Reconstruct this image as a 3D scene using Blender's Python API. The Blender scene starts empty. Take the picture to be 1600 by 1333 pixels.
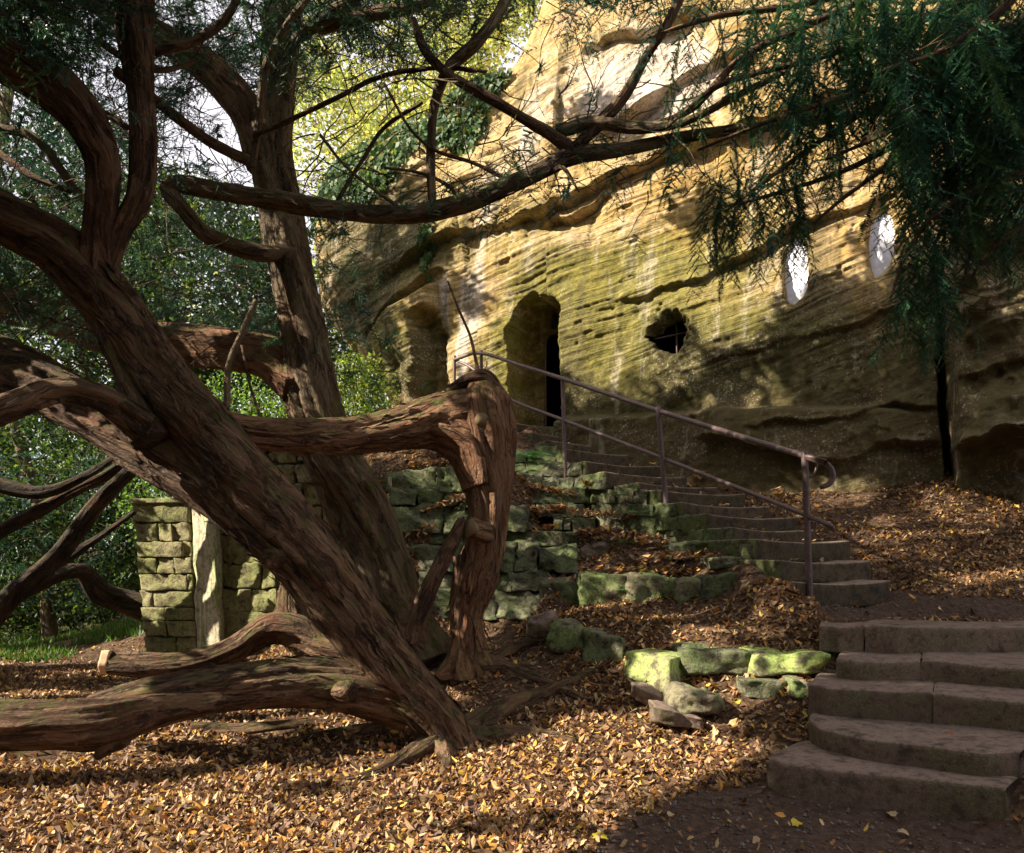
import bpy, math, random
import numpy as np
from mathutils import Vector

# ------------------------------------------------------------------ camera, light
F, HY, CX, H = 1200.0, 880.0, 800.0, 1.2
scene = bpy.context.scene
cam_d = bpy.data.cameras.new('camera'); cam = bpy.data.objects.new('camera', cam_d)
scene.collection.objects.link(cam); scene.camera = cam
cam.location = (0, 0, H); cam.rotation_euler = (math.pi / 2, 0, 0)
cam_d.sensor_width = 36; cam_d.lens = 36 * F / 1600; cam_d.shift_y = (HY - 666.5) / 1600
cam_d.clip_start = 0.05; cam_d.clip_end = 1000

SUN = np.array([0.80, 0.22, -0.58]); SUN /= np.linalg.norm(SUN)      # direction the light travels
world = bpy.data.worlds.new("World"); scene.world = world; world.use_nodes = True
wn = world.node_tree; wn.nodes.clear()
sky = wn.nodes.new('ShaderNodeTexSky'); sky.sky_type = 'NISHITA'; sky.sun_disc = False; sky.dust_density = 5.0; sky.air_density = 1.0; sky.ozone_density = 1.0
sky.sun_elevation = math.asin(-SUN[2]); sky.sun_rotation = math.atan2(-SUN[0], -SUN[1])
bg = wn.nodes.new('ShaderNodeBackground'); bg.inputs['Strength'].default_value = 0.065
wo = wn.nodes.new('ShaderNodeOutputWorld')
tc_ = wn.nodes.new('ShaderNodeTexCoord'); cn = wn.nodes.new('ShaderNodeTexNoise'); cn.inputs['Scale'].default_value = 2.2; cn.inputs['Detail'].default_value = 6
wn.links.new(tc_.outputs['Generated'], cn.inputs['Vector'])
cr_ = wn.nodes.new('ShaderNodeMapRange'); cr_.inputs[1].default_value = .35; cr_.inputs[2].default_value = .62; cr_.inputs[3].default_value = .65; cr_.inputs[4].default_value = .95
wn.links.new(cn.outputs['Fac'], cr_.inputs[0])
cm = wn.nodes.new('ShaderNodeMix'); cm.data_type = 'RGBA'; wn.links.new(cr_.outputs[0], cm.inputs[0]); wn.links.new(sky.outputs[0], cm.inputs[6]); cm.inputs[7].default_value = (7.4, 7.1, 7.6, 1)
wn.links.new(cm.outputs[2], bg.inputs[0]); wn.links.new(bg.outputs[0], wo.inputs[0])
sl = bpy.data.lights.new('sun', 'SUN'); sl.energy = 5.0; sl.angle = math.radians(0.5); sl.color = (1.0, 0.91, 0.76)
so = bpy.data.objects.new('sun', sl); scene.collection.objects.link(so)
so.rotation_euler = Vector(SUN.tolist()).to_track_quat('-Z', 'Y').to_euler()
scene.view_settings.view_transform = 'Standard'; scene.view_settings.look = 'None'
scene.view_settings.exposure = 1.5; scene.view_settings.gamma = 1.0
scene.render.engine = 'CYCLES'
try:
    scene.cycles.use_denoising = True; scene.cycles.denoiser = 'OPENIMAGEDENOISE'
    scene.cycles.max_bounces = 6; scene.cycles.diffuse_bounces = 4; scene.cycles.transparent_max_bounces = 8
    scene.cycles.sample_clamp_indirect = 6
except Exception:
    pass

# ------------------------------------------------------------------ helpers
rng = np.random.default_rng(7)
C = scene.collection

def P(px, py, d):
    return np.array([(px - CX) / F * d, d, H + (HY - py) / F * d])

def hash3(ix, iy, iz, seed):
    h = (ix.astype(np.uint32) * np.uint32(374761393) + iy.astype(np.uint32) * np.uint32(668265263)
         + iz.astype(np.uint32) * np.uint32(2246822519) + np.uint32((seed * 3266489917) & 0xffffffff))
    h = (h ^ (h >> np.uint32(13))) * np.uint32(1274126177)
    h = h ^ (h >> np.uint32(16))
    return (h & np.uint32(0xffffff)).astype(np.float32) / np.float32(0xffffff) * 2 - 1

def noise(x, y, z=0.0, seed=0):
    x, y, z = np.broadcast_arrays(np.asarray(x, float), np.asarray(y, float), np.asarray(z, float))
    ix, iy, iz = (np.floor(v).astype(np.int64) for v in (x, y, z))
    fx, fy, fz = x - ix, y - iy, z - iz
    fx, fy, fz = (f * f * f * (f * (f * 6 - 15) + 10) for f in (fx, fy, fz))
    ix, iy, iz = ix & 0xffff, iy & 0xffff, iz & 0xffff
    def hh(a, b, c): return hash3(ix + a, iy + b, iz + c, seed)
    x00 = hh(0, 0, 0) * (1 - fx) + hh(1, 0, 0) * fx; x10 = hh(0, 1, 0) * (1 - fx) + hh(1, 1, 0) * fx
    x01 = hh(0, 0, 1) * (1 - fx) + hh(1, 0, 1) * fx; x11 = hh(0, 1, 1) * (1 - fx) + hh(1, 1, 1) * fx
    return (x00 * (1 - fy) + x10 * fy) * (1 - fz) + (x01 * (1 - fy) + x11 * fy) * fz

def fbm(x, y, z=0.0, seed=0, o=4):
    a, s, t = 1.0, 0.0, 0.0
    for i in range(o):
        s = s + a * noise(np.asarray(x) * 2 ** i, np.asarray(y) * 2 ** i, np.asarray(z) * 2 ** i, seed + i * 17); t += a; a *= 0.5
    return s / t

def sstep(a, b, x):
    t = np.clip((x - a) / (b - a), 0, 1); return t * t * (3 - 2 * t)

def mk(name, V, quads=None, tris=None, mat=None, parent=None, smooth=True, attrs=None, mesh=None):
    me = bpy.data.meshes.new(name)
    V = np.asarray(V, np.float32)
    me.vertices.add(len(V)); me.vertices.foreach_set('co', V.ravel())
    lp, ls, off = [], [], 0
    if quads is not None and len(quads):
        q = np.asarray(quads, np.int32); lp.append(q.ravel()); ls.append(np.arange(len(q)) * 4); off = len(q) * 4
    if tris is not None and len(tris):
        t = np.asarray(tris, np.int32); lp.append(t.ravel()); ls.append(off + np.arange(len(t)) * 3)
    lp = np.concatenate(lp); ls = np.concatenate(ls).astype(np.int32)
    me.loops.add(len(lp)); me.loops.foreach_set('vertex_index', lp)
    me.polygons.add(len(ls)); me.polygons.foreach_set('loop_start', ls)
    me.polygons.foreach_set('use_smooth', np.full(len(ls), smooth))
    for k, (typ, data) in (attrs or {}).items():
        at = me.attributes.new(k, typ, 'POINT')
        fld = {'FLOAT': 'value', 'FLOAT_VECTOR': 'vector', 'FLOAT_COLOR': 'color'}[typ]
        at.data.foreach_set(fld, np.asarray(data, np.float32).ravel())
    me.update(calc_edges=True)
    if mat: me.materials.append(mat)
    o = bpy.data.objects.new(name, me); C.objects.link(o)
    if parent is not None: o.parent = parent; 
    if parent is not None and parent.type == 'EMPTY':
        o.matrix_parent_inverse = parent.matrix_basis.inverted()
    return o

def thing(name, label, cat, loc, group=None):
    o = bpy.data.objects.new(name, None); C.objects.link(o); o.location = [float(v) for v in loc]
    o.empty_display_size = 0.2
    o['label'] = label; o['category'] = cat
    if group: o['group'] = group
    return o

def tag(o, label, cat, group=None, kind=None):
    o['label'] = label; o['category'] = cat
    if group: o['group'] = group
    if kind: o['kind'] = kind
    return o

class Batch:                                   # joins many little shapes into one mesh
    def __init__(s): s.V, s.Q, s.T, s.A, s.n = [], [], [], {}, 0
    def add(s, V, Q=None, T=None, **A):
        V = np.asarray(V); s.V.append(V)
        if Q is not None and len(Q): s.Q.append(np.asarray(Q) + s.n)
        if T is not None and len(T): s.T.append(np.asarray(T) + s.n)
        for k, v in A.items(): s.A.setdefault(k, []).append(v)
        s.n += len(V)
    def build(s, name, mat, parent=None, smooth=True):
        at = {}
        for k, v in s.A.items():
            v = np.concatenate(v); at[k] = ('FLOAT_COLOR' if v.shape[1] == 4 else 'FLOAT_VECTOR', v)
        return mk(name, np.concatenate(s.V), np.concatenate(s.Q) if s.Q else None,
                  np.concatenate(s.T) if s.T else None, mat, parent, smooth, at)

# ------------------------------------------------------------------ materials
class NT:
    def __init__(s, name):
        s.m = bpy.data.materials.new(name); s.m.use_nodes = True; s.t = s.m.node_tree; s.t.nodes.clear()
        s.out = s.t.nodes.new('ShaderNodeOutputMaterial')
    def n(s, typ, **kw):
        nd = s.t.nodes.new(typ)
        for k, v in kw.items():
            if k in nd.inputs: s.set(nd.inputs[k], v)
            else: setattr(nd, k, v)
        return nd
    def set(s, inp, v):
        if isinstance(v, bpy.types.NodeSocket): s.t.links.new(v, inp)
        elif isinstance(v, bpy.types.Node): s.t.links.new(v.outputs[0], inp)
        else: inp.default_value = v
    def attr(s, name, out='Fac'):
        return s.n('ShaderNodeAttribute', attribute_name=name).outputs[out]
    def noise(s, vec, scale, detail=4, rough=0.6, dist=0.0):
        nd = s.n('ShaderNodeTexNoise', Scale=scale, Detail=detail, Roughness=rough, Distortion=dist)
        s.set(nd.inputs['Vector'], vec); return nd.outputs['Fac']
    def map(s, vec, scale=(1, 1, 1), loc=(0, 0, 0)):
        nd = s.n('ShaderNodeMapping'); s.set(nd.inputs['Vector'], vec); nd.inputs['Scale'].default_value = scale
        nd.inputs['Location'].default_value = loc; return nd.outputs[0]
    def ramp(s, fac, stops):
        nd = s.n('ShaderNodeValToRGB'); s.set(nd.inputs[0], fac); cr = nd.color_ramp
        while len(cr.elements) < len(stops): cr.elements.new(0.5)
        for e, (p, c) in zip(cr.elements, stops): e.position = p; e.color = c if len(c) == 4 else (*c, 1)
        return nd.outputs[0]
    def mix(s, f, a, b, mode='MIX'):
        nd = s.n('ShaderNodeMix', data_type='RGBA', blend_type=mode)
        s.set(nd.inputs[0], f)
        for i, v in ((6, a), (7, b)):
            if isinstance(v, tuple) and len(v) == 3: v = (*v, 1)
            s.set(nd.inputs[i], v)
        return nd.outputs[2]
    def math(s, op, a, b=0.0, clamp=False):
        nd = s.n('ShaderNodeMath', operation=op, use_clamp=clamp); s.set(nd.inputs[0], a); s.set(nd.inputs[1], b); return nd.outputs[0]
    def sm(s, f, a, b):
        nd = s.n('ShaderNodeMapRange', interpolation_type='SMOOTHSTEP'); s.set(nd.inputs[0], f)
        nd.inputs[1].default_value = a; nd.inputs[2].default_value = b; return nd.outputs[0]
    def bump(s, h, strength, dist, normal=None):
        nd = s.n('ShaderNodeBump', Strength=strength, Distance=dist); s.set(nd.inputs['Height'], h)
        if normal is not None: s.set(nd.inputs['Normal'], normal)
        return nd.outputs[0]
    def pbr(s, color, rough=0.9, normal=None, spec=0.2, metal=0.0):
        b = s.n('ShaderNodeBsdfPrincipled')
        s.set(b.inputs['Base Color'], color if not (isinstance(color, tuple) and len(color) == 3) else (*color, 1))
        s.set(b.inputs['Roughness'], rough); b.inputs['Specular IOR Level'].default_value = spec
        b.inputs['Metallic'].default_value = metal
        if normal is not None: s.set(b.inputs['Normal'], normal)
        s.t.links.new(b.outputs[0], s.out.inputs[0]); return s.m

def upz(t):
    g = t.n('ShaderNodeNewGeometry'); sx = t.n('ShaderNodeSeparateXYZ'); t.set(sx.inputs[0], g.outputs['Normal']); return sx.outputs[2]

def mat_bark(name, c1, c2, c3, mossy=0.5):
    t = NT(name); bk = t.attr('bk', 'Vector'); pos = t.n('ShaderNodeNewGeometry').outputs['Position']
    wv = t.n('ShaderNodeVectorMath', operation='ADD'); t.set(wv.inputs[0], bk)
    nz = t.n('ShaderNodeTexNoise', Scale=5.0, Detail=3); t.set(nz.inputs['Vector'], bk)
    sc_ = t.n('ShaderNodeVectorMath', operation='SCALE'); t.set(sc_.inputs[0], nz.outputs['Color']); sc_.inputs['Scale'].default_value = 0.07; t.set(wv.inputs[1], sc_)
    wb = wv.outputs[0]
    fib = t.noise(t.map(wb, (1, 1, 0.10)), 40, 6, 0.68, 0.4)
    strip = t.noise(t.map(wb, (1, 1, 0.16)), 12, 5, 0.62, 0.8)
    vor = t.n('ShaderNodeTexVoronoi', feature='DISTANCE_TO_EDGE', Scale=17.0); t.set(vor.inputs['Vector'], t.map(wb, (1, 1, 0.13)))
    crack = t.math('MAXIMUM', t.sm(vor.outputs['Distance'], 0.0, 0.10), t.sm(t.noise(pos, 6, 3), 0.42, 0.55))
    pl = t.n('ShaderNodeTexVoronoi', Scale=13.0, Randomness=1.0); t.set(pl.inputs['Vector'], t.map(wb, (1, 1, 0.30)))
    pls = t.n('ShaderNodeSeparateColor'); t.set(pls.inputs[0], pl.outputs['Color']); plate = pls.outputs[0]
    patch = t.noise(pos, 3.2, 4, 0.6); patch2 = t.noise(pos, 1.3, 3, 0.6)
    flake = t.noise(t.map(wb, (1, 1, 0.4)), 60, 4, 0.7)
    col = t.mix(t.sm(strip, 0.38, 0.60), c1, c2)
    col = t.mix(t.math('MULTIPLY', t.sm(plate, 0.50, 0.70), 0.28), col, c3)
    col = t.mix(t.math('MULTIPLY', t.sm(plate, 0.34, 0.20), 0.35), col, tuple(v * 0.5 for v in c1))
    col = t.mix(t.math('MULTIPLY', t.sm(fib, 0.50, 0.70), 0.45), col, c3)
    col = t.mix(t.math('MULTIPLY', t.sm(flake, 0.55, 0.70), 0.4), col, c3)
    col = t.mix(t.math('MULTIPLY', t.sm(fib, 0.47, 0.32), 0.8), col, tuple(v * 0.25 for v in c1))
    col = t.mix(t.math('MULTIPLY', t.sm(patch, 0.48, 0.72), 0.55), col, (0.15, 0.060, 0.032))
    col = t.mix(t.math('MULTIPLY', t.sm(patch2, 0.52, 0.72), 0.25), col, (0.20, 0.155, 0.09))
    col = t.mix(t.math('MULTIPLY', t.math('SUBTRACT', 1.0, crack), 0.6), col, tuple(v * 0.15 for v in c1))
    mn = t.noise(pos, 9, 5, 0.7)
    m = t.math('MULTIPLY', t.sm(mn, 0.46, 0.62), t.sm(t.math('ADD', upz(t), t.math('MULTIPLY', t.sm(patch, 0.4, 0.7), 0.6)), 0.1, 0.9))
    col = t.mix(t.math('MULTIPLY', m, mossy), col, (0.085, 0.10, 0.022))
    lich = t.sm(t.noise(pos, 60, 3, 0.6), 0.66, 0.73)
    col = t.mix(t.math('MULTIPLY', lich, 0.5), col, (0.30, 0.30, 0.24))
    h = t.math('ADD', t.math('MULTIPLY', fib, 0.9), t.math('ADD', t.math('MULTIPLY', strip, 1.4), t.math('ADD', t.math('ADD', t.math('MULTIPLY', crack, 0.35), t.math('MULTIPLY', t.sm(plate, 0.2, 0.8), 0.6)), t.math('MULTIPLY', flake, 0.5))))
    return t.pbr(col, 0.88, t.bump(h, 1.0, 0.030), 0.2)

BARK = mat_bark('yew_bark', (0.036, 0.019, 0.011), (0.100, 0.054, 0.030), (0.36, 0.22, 0.13))
BARK_RED = mat_bark('yew_bark_red', (0.11, 0.050, 0.028), (0.25, 0.120, 0.066), (0.38, 0.24, 0.12), 0.8)
BARK_MID = mat_bark('yew_bark_olive', (0.065, 0.042, 0.026), (0.16, 0.11, 0.065), (0.36, 0.27, 0.16), 0.85)

def mat_wood():
    t = NT('sawn_wood'); pos = t.n('ShaderNodeNewGeometry').outputs['Position']
    n = t.noise(pos, 40, 4)
    return t.pbr(t.mix(n, (0.26, 0.19, 0.10), (0.16, 0.11, 0.06)), 0.8, t.bump(n, 0.4, 0.004))
WOOD = mat_wood()
def mat_wood2():
    t = NT('fresh_sawn_wood'); pos = t.n('ShaderNodeNewGeometry').outputs['Position']
    n = t.noise(pos, 30, 4)
    return t.pbr(t.mix(n, (0.66, 0.33, 0.20), (0.62, 0.48, 0.30)), 0.8, t.bump(n, 0.4, 0.004))
WOOD_FRESH = mat_wood2()

def mat_stone(name, base1, base2, moss_amt=0.7, mossc=(0.10, 0.15, 0.03), bumpd=0.02, stain=(0.05, 0.045, 0.03), side=False, drip=False, tread=None):
    t = NT(name); pos = t.n('ShaderNodeNewGeometry').outputs['Position']
    n1 = t.noise(pos, 2.3, 5, 0.6); n2 = t.noise(pos, 11, 6, 0.65); n3 = t.noise(pos, 70, 4, 0.7)
    rnd = t.n('ShaderNodeObjectInfo').outputs['Random']
    col = t.mix(t.sm(n2, 0.35, 0.68), base1, base2)
    hsv = t.n('ShaderNodeHueSaturation'); t.set(hsv.inputs['Color'], col); hsv.inputs['Saturation'].default_value = 1
    t.set(hsv.inputs['Value'], t.math('ADD', t.math('MULTIPLY', rnd, 0.5), 0.75)); col = hsv.outputs[0]
    m = t.sm(t.math('ADD', n1, t.math('MULTIPLY', t.math('SUBTRACT', n2, 0.5), 0.9)), 0.42, 0.60)
    if side:                                     # moss grows on the ends that face the glade
        dp = t.n('ShaderNodeVectorMath', operation='DOT_PRODUCT'); t.set(dp.inputs[0], t.n('ShaderNodeNewGeometry').outputs['Normal']); dp.inputs[1].default_value = (-.89, -.45, 0)
        m = t.math('MULTIPLY', t.sm(n2, 0.30, 0.52), t.math('ADD', t.sm(dp.outputs['Value'], 0.35, 0.8), 0.12), True)
    if drip:
        dr_ = t.noise(t.map(pos, (1, 1, 0.07)), 17, 4, 0.6, 0.6); m = t.sm(dr_, 0.50, 0.60)
        col = t.mix(t.math('MULTIPLY', t.sm(dr_, 0.46, 0.36), 0.6), col, (0.20, 0.16, 0.09))
    col = t.mix(t.math('MULTIPLY', m, moss_amt), col, t.mix(t.sm(n3, .35, .65), mossc, tuple(v * 1.9 for v in mossc)))
    n4 = t.noise(pos, 28, 5, 0.7)
    if tread:                                    # sky light painted in by face direction: treads lighter, risers darker
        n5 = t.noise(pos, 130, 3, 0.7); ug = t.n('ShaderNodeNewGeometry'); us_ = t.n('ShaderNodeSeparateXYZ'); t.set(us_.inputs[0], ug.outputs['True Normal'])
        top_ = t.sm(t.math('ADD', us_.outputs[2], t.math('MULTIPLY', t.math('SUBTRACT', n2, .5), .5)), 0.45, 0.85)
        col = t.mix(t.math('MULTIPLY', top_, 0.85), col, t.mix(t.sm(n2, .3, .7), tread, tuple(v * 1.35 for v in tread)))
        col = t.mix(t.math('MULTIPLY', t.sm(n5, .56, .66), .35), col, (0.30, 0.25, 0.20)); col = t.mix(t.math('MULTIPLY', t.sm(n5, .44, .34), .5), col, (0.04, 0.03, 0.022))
    col = t.mix(t.math('MULTIPLY', t.sm(n4, 0.50, 0.38), 0.5), col, stain)
    col = t.mix(t.math('MULTIPLY', t.sm(n2, 0.47, 0.33), 0.75), col, stain)
    col = t.mix(t.math('MULTIPLY', t.sm(n3, 0.66, 0.74), 0.35), col, (0.5, 0.5, 0.36))
    h = t.math('ADD', n2, t.math('ADD', t.math('MULTIPLY', n3, 0.25), t.math('MULTIPLY', n4, 0.5)))
    return t.pbr(col, 0.92, t.bump(h, 0.9, bumpd), 0.2)
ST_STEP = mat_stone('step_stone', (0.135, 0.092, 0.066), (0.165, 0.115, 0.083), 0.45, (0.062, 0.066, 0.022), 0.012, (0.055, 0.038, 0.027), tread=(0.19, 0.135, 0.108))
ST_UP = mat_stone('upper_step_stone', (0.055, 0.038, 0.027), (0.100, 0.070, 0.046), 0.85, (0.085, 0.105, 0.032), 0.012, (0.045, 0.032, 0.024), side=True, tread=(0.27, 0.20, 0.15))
ST_MOSS = mat_stone('mossy_stone', (0.13, 0.125, 0.08), (0.25, 0.235, 0.14), 0.70, (0.075, 0.105, 0.032), 0.05, (0.03, 0.032, 0.018))
ST_EDGE = mat_stone('edging_stone', (0.15, 0.12, 0.08), (0.24, 0.22, 0.13), 0.80, (0.11, 0.155, 0.045), 0.022, (0.04, 0.038, 0.022))
ST_LIME = mat_stone('lime_lichen_stone', (0.20, 0.17, 0.10), (0.34, 0.36, 0.16), 0.85, (0.24, 0.30, 0.08), 0.015, (0.05, 0.045, 0.025))
ST_PILLAR = mat_stone('pillar_stone', (0.20, 0.175, 0.09), (0.36, 0.31, 0.17), 0.60, (0.115, 0.135, 0.032), 0.030, (0.06, 0.055, 0.03))
MORTAR = mat_stone('mortar', (0.05, 0.045, 0.03), (0.11, 0.10, 0.06), 0.3, (0.05, 0.07, 0.02), 0.02)
RENDERC = mat_stone('pale_render', (0.46, 0.40, 0.27), (0.62, 0.56, 0.40), 0.75, (0.12, 0.19, 0.03), 0.014, (0.16, 0.13, 0.08), drip=True)

def mat_rock():
    t = NT('sandstone'); st = t.attr('st', 'Vector'); mk_ = t.n('ShaderNodeAttribute', attribute_name='mask')
    sep = t.n('ShaderNodeSeparateColor'); t.set(sep.inputs[0], mk_.outputs['Color']); mo, da, pa = sep.outputs[0], sep.outputs[1], sep.outputs[2]
    pos = t.n('ShaderNodeNewGeometry').outputs['Position']
    s1 = t.noise(t.map(st, (0.35, 2.6, 1)), 1.0, 5, 0.62, 0.5)
    s2 = t.noise(t.map(st, (0.7, 11, 1)), 1.3, 5, 0.65, 0.4)
    s3 = t.noise(t.map(st, (1.5, 34, 4)), 1.6, 4, 0.6, 0.3)
    g = t.noise(pos, 90, 3, 0.7); b1 = t.noise(pos, 1.7, 5, 0.65); b2 = t.noise(pos, 7, 6, 0.7)
    col = t.mix(t.sm(s1, 0.35, 0.65), (0.43, 0.275, 0.085), (0.50, 0.37, 0.18))
    col = t.mix(t.math('MULTIPLY', t.sm(s2, 0.50, 0.70), 0.7), col, (0.33, 0.18, 0.06))
    col = t.mix(t.math('MULTIPLY', t.sm(s2, 0.48, 0.30), 0.6), col, (0.56, 0.46, 0.28))
    col = t.mix(t.math('MULTIPLY', t.sm(b1, 0.50, 0.68), 0.45), col, (0.42, 0.27, 0.19))
    def m(a, n, k, lo=0.35, hi=0.75):
        return t.sm(t.math('ADD', a, t.math('MULTIPLY', t.math('SUBTRACT', n, 0.5), k)), lo, hi)
    col = t.mix(t.math('MULTIPLY', m(pa, b2, 1.2), 0.85), col, (0.66, 0.56, 0.47))
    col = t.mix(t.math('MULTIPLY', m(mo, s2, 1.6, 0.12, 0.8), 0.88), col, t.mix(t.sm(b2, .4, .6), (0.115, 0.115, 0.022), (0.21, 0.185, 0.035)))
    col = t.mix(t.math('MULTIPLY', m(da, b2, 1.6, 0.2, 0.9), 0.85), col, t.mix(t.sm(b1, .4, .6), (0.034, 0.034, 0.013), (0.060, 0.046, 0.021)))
    vs_ = t.noise(t.map(pos, (1, 1, 0.10)), 3.4, 5, 0.62, 0.3)
    col = t.mix(t.math('MULTIPLY', t.sm(vs_, 0.52, 0.64), 0.68), col, (0.125, 0.105, 0.045))
    col = t.mix(t.math('MULTIPLY', t.sm(vs_, 0.44, 0.34), 0.35), col, (0.60, 0.52, 0.40))
    col = t.mix(t.math('MULTIPLY', t.sm(t.noise(pos, 4.2, 6, 0.75), 0.54, 0.66), 0.55), col, (0.19, 0.155, 0.075))
    li = t.math('MULTIPLY', t.sm(t.noise(pos, 30, 6, 0.8), 0.545, 0.62), t.sm(b1, 0.44, 0.56))
    col = t.mix(t.math('MULTIPLY', t.math('MULTIPLY', li, m(da, b2, 0.6, 0.10, 0.4)), 0.85), col, (0.46, 0.43, 0.31))
    col = t.mix(t.math('MULTIPLY', t.sm(g, 0.6, 0.75), 0.25), col, (0.2, 0.13, 0.07))
    keep_ = t.math('SUBTRACT', 1.0, t.math('MULTIPLY', t.math('MINIMUM', da, 1.0), 0.75)); b3 = t.noise(pos, 22, 6, 0.75)
    col = t.mix(t.math('MULTIPLY', t.sm(b3, 0.55, 0.42), 0.35), col, (0.07, 0.055, 0.028))
    h = t.math('ADD', t.math('MULTIPLY', t.math('ADD', t.math('MULTIPLY', s2, 0.9), t.math('MULTIPLY', s3, 0.55)), keep_), t.math('ADD', t.math('MULTIPLY', b2, 0.8), t.math('ADD', t.math('MULTIPLY', b3, 0.35), t.math('MULTIPLY', g, 0.08))))
    return t.pbr(col, 0.95, t.bump(h, 1.0, 0.045), 0.15)
ROCK = mat_rock()

def mat_soil():
    t = NT('woodland_soil'); pos = t.n('ShaderNodeNewGeometry').outputs['Position']
    n1 = t.noise(pos, 2.0, 5, 0.6); n2 = t.noise(pos, 24, 6, 0.7)
    v = t.n('ShaderNodeTexVoronoi', Scale=38.0); t.set(v.inputs['Vector'], pos)
    soil = t.mix(t.sm(n2, 0.35, 0.7), (0.055, 0.032, 0.022), (0.115, 0.075, 0.055))
    sc = t.n('ShaderNodeSeparateColor'); t.set(sc.inputs[0], v.outputs['Color'])
    lf = t.ramp(sc.outputs[0], [(0.0, (0.035, 0.02, 0.012)), (0.45, (0.075, 0.042, 0.024)), (0.8, (0.12, 0.075, 0.04)), (1.0, (0.18, 0.12, 0.065))])
    fac = t.attr('litter', 'Fac')
    col = t.mix(t.math('MULTIPLY', fac, t.sm(n2, 0.25, 0.5)), soil, lf)
    h = t.math('ADD', t.math('MULTIPLY', n2, 1.0), t.math('MULTIPLY', v.outputs['Distance'], 0.6))
    return t.pbr(col, 0.95, t.bump(h, 0.8, 0.02), 0.15)
SOIL = mat_soil()

def mat_leaf(name, trans=0.35, rough=0.6, tint=(1, 1, 1)):
    t = NT(name); c = t.n('ShaderNodeAttribute', attribute_name='col').outputs['Color']
    b = t.n('ShaderNodeBsdfPrincipled'); t.set(b.inputs['Base Color'], c); b.inputs['Roughness'].default_value = rough
    b.inputs['Specular IOR Level'].default_value = 0.35
    tr = t.n('ShaderNodeBsdfTranslucent'); t.set(tr.inputs[0], t.mix(1.0, c, (*tint, 1), 'MULTIPLY'))
    mx = t.n('ShaderNodeMixShader'); mx.inputs[0].default_value = trans
    t.t.links.new(b.outputs[0], mx.inputs[1]); t.t.links.new(tr.outputs[0], mx.inputs[2]); t.t.links.new(mx.outputs[0], t.out.inputs[0])
    return t.m
LITTER = mat_leaf('fallen_leaf', 0.22, 0.55)
NEEDLE = mat_leaf('yew_needles', 0.25, 0.42)
GREEN = mat_leaf('broad_leaf', 0.5, 0.5, (1.1, 1.1, 0.6))

def mat_iron():
    t = NT('rusty_iron'); pos = t.n('ShaderNodeNewGeometry').outputs['Position']
    n = t.noise(pos, 45, 5, 0.7); n2 = t.noise(pos, 6, 3)
    return t.pbr(t.mix(t.sm(n, 0.35, 0.7), t.mix(n2, (0.075, 0.045, 0.045), (0.13, 0.065, 0.045)), (0.15, 0.11, 0.11)), 0.5, t.bump(n, 0.3, 0.003), 0.5, 0.3)
IRON = mat_iron()

def mat_pane():
    t = NT('milky_plastic_film'); pos = t.n('ShaderNodeNewGeometry').outputs['Position']
    n = t.noise(t.map(pos, (1, 1, 0.5)), 11, 3, 0.5, 2.5)
    b = t.n('ShaderNodeBsdfPrincipled'); b.inputs['Base Color'].default_value = (0.80, 0.79, 0.87, 1)
    b.inputs['Roughness'].default_value = 0.35; b.inputs['Specular IOR Level'].default_value = 0.9
    t.set(b.inputs['Normal'], t.bump(n, 0.6, 0.03))
    t.t.links.new(b.outputs[0], t.out.inputs[0]); return t.m
PANE = mat_pane()

# ------------------------------------------------------------------ terrain
CTRL = []
def cp(px, py, d): CTRL.append(P(px, py, d))
def cw(x, y, z): CTRL.append(np.array([x, y, z]))
for a in [(900,1333,3.18),(1300,1333,3.18),(1600,1333,3.15),(1480,1300,3.4),(1150,1270,3.65),(0,1333,3.15),(400,1333,3.15),(700,1333,3.15),
          (0,1200,4.2),(300,1200,4.3),(600,1200,4.4),(900,1200,4.2),(1100,1200,4.2),(1200,1222,3.95),(700,1160,4.75),(200,1120,5.3),(500,1130,5.1),
          (0,1100,6),(0,1035,9),(150,1035,9),(-300,1050,8),(300,1020,9),(450,1012,8.6),(900,1100,5.2),(1000,1125,4.9),(1150,1150,4.6),(1250,1185,4.2),
          (735,1035,6.2),(640,1005,7.3),(820,995,6.5),(890,1035,5.75),(960,1072,5.3),(1050,1112,4.95),(1150,1120,4.85),(1250,1105,4.7),
          (900,960,6.4),(1000,990,5.8),(1080,1004,5.55),(1200,1006,5.35),(1290,1000,5.35),(1100,960,6.0),(1250,950,5.9),(1000,898,7.15),(1100,872,7.1),(950,946,6.65),(1020,944,6.6),(1090,943,6.45),(1140,930,6.4),(880,945,6.75),
          (950,885,7.4),(1170,882,6.5),(860,938,6.85),(1300,948,5.75),(1500,948,5.75),(1600,945,5.85),(1800,945,5.8),
          (1400,905,6.8),(1500,900,6.6),(1650,900,6.4),(1650,800,8.0),(1500,762,8.2),(1400,782,8.3),(1300,765,8.9),(1280,830,7.6),(1200,775,9.1),(1100,735,10),
          (840,672,10.5),(700,715,9.0),(620,738,8.4),(780,735,8.8),(700,650,10.9),(560,730,9.4),(500,760,10.5),
          (1650,1200,3.5),(1700,1100,4.2),(1750,1000,5)]: cp(*a)
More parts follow.
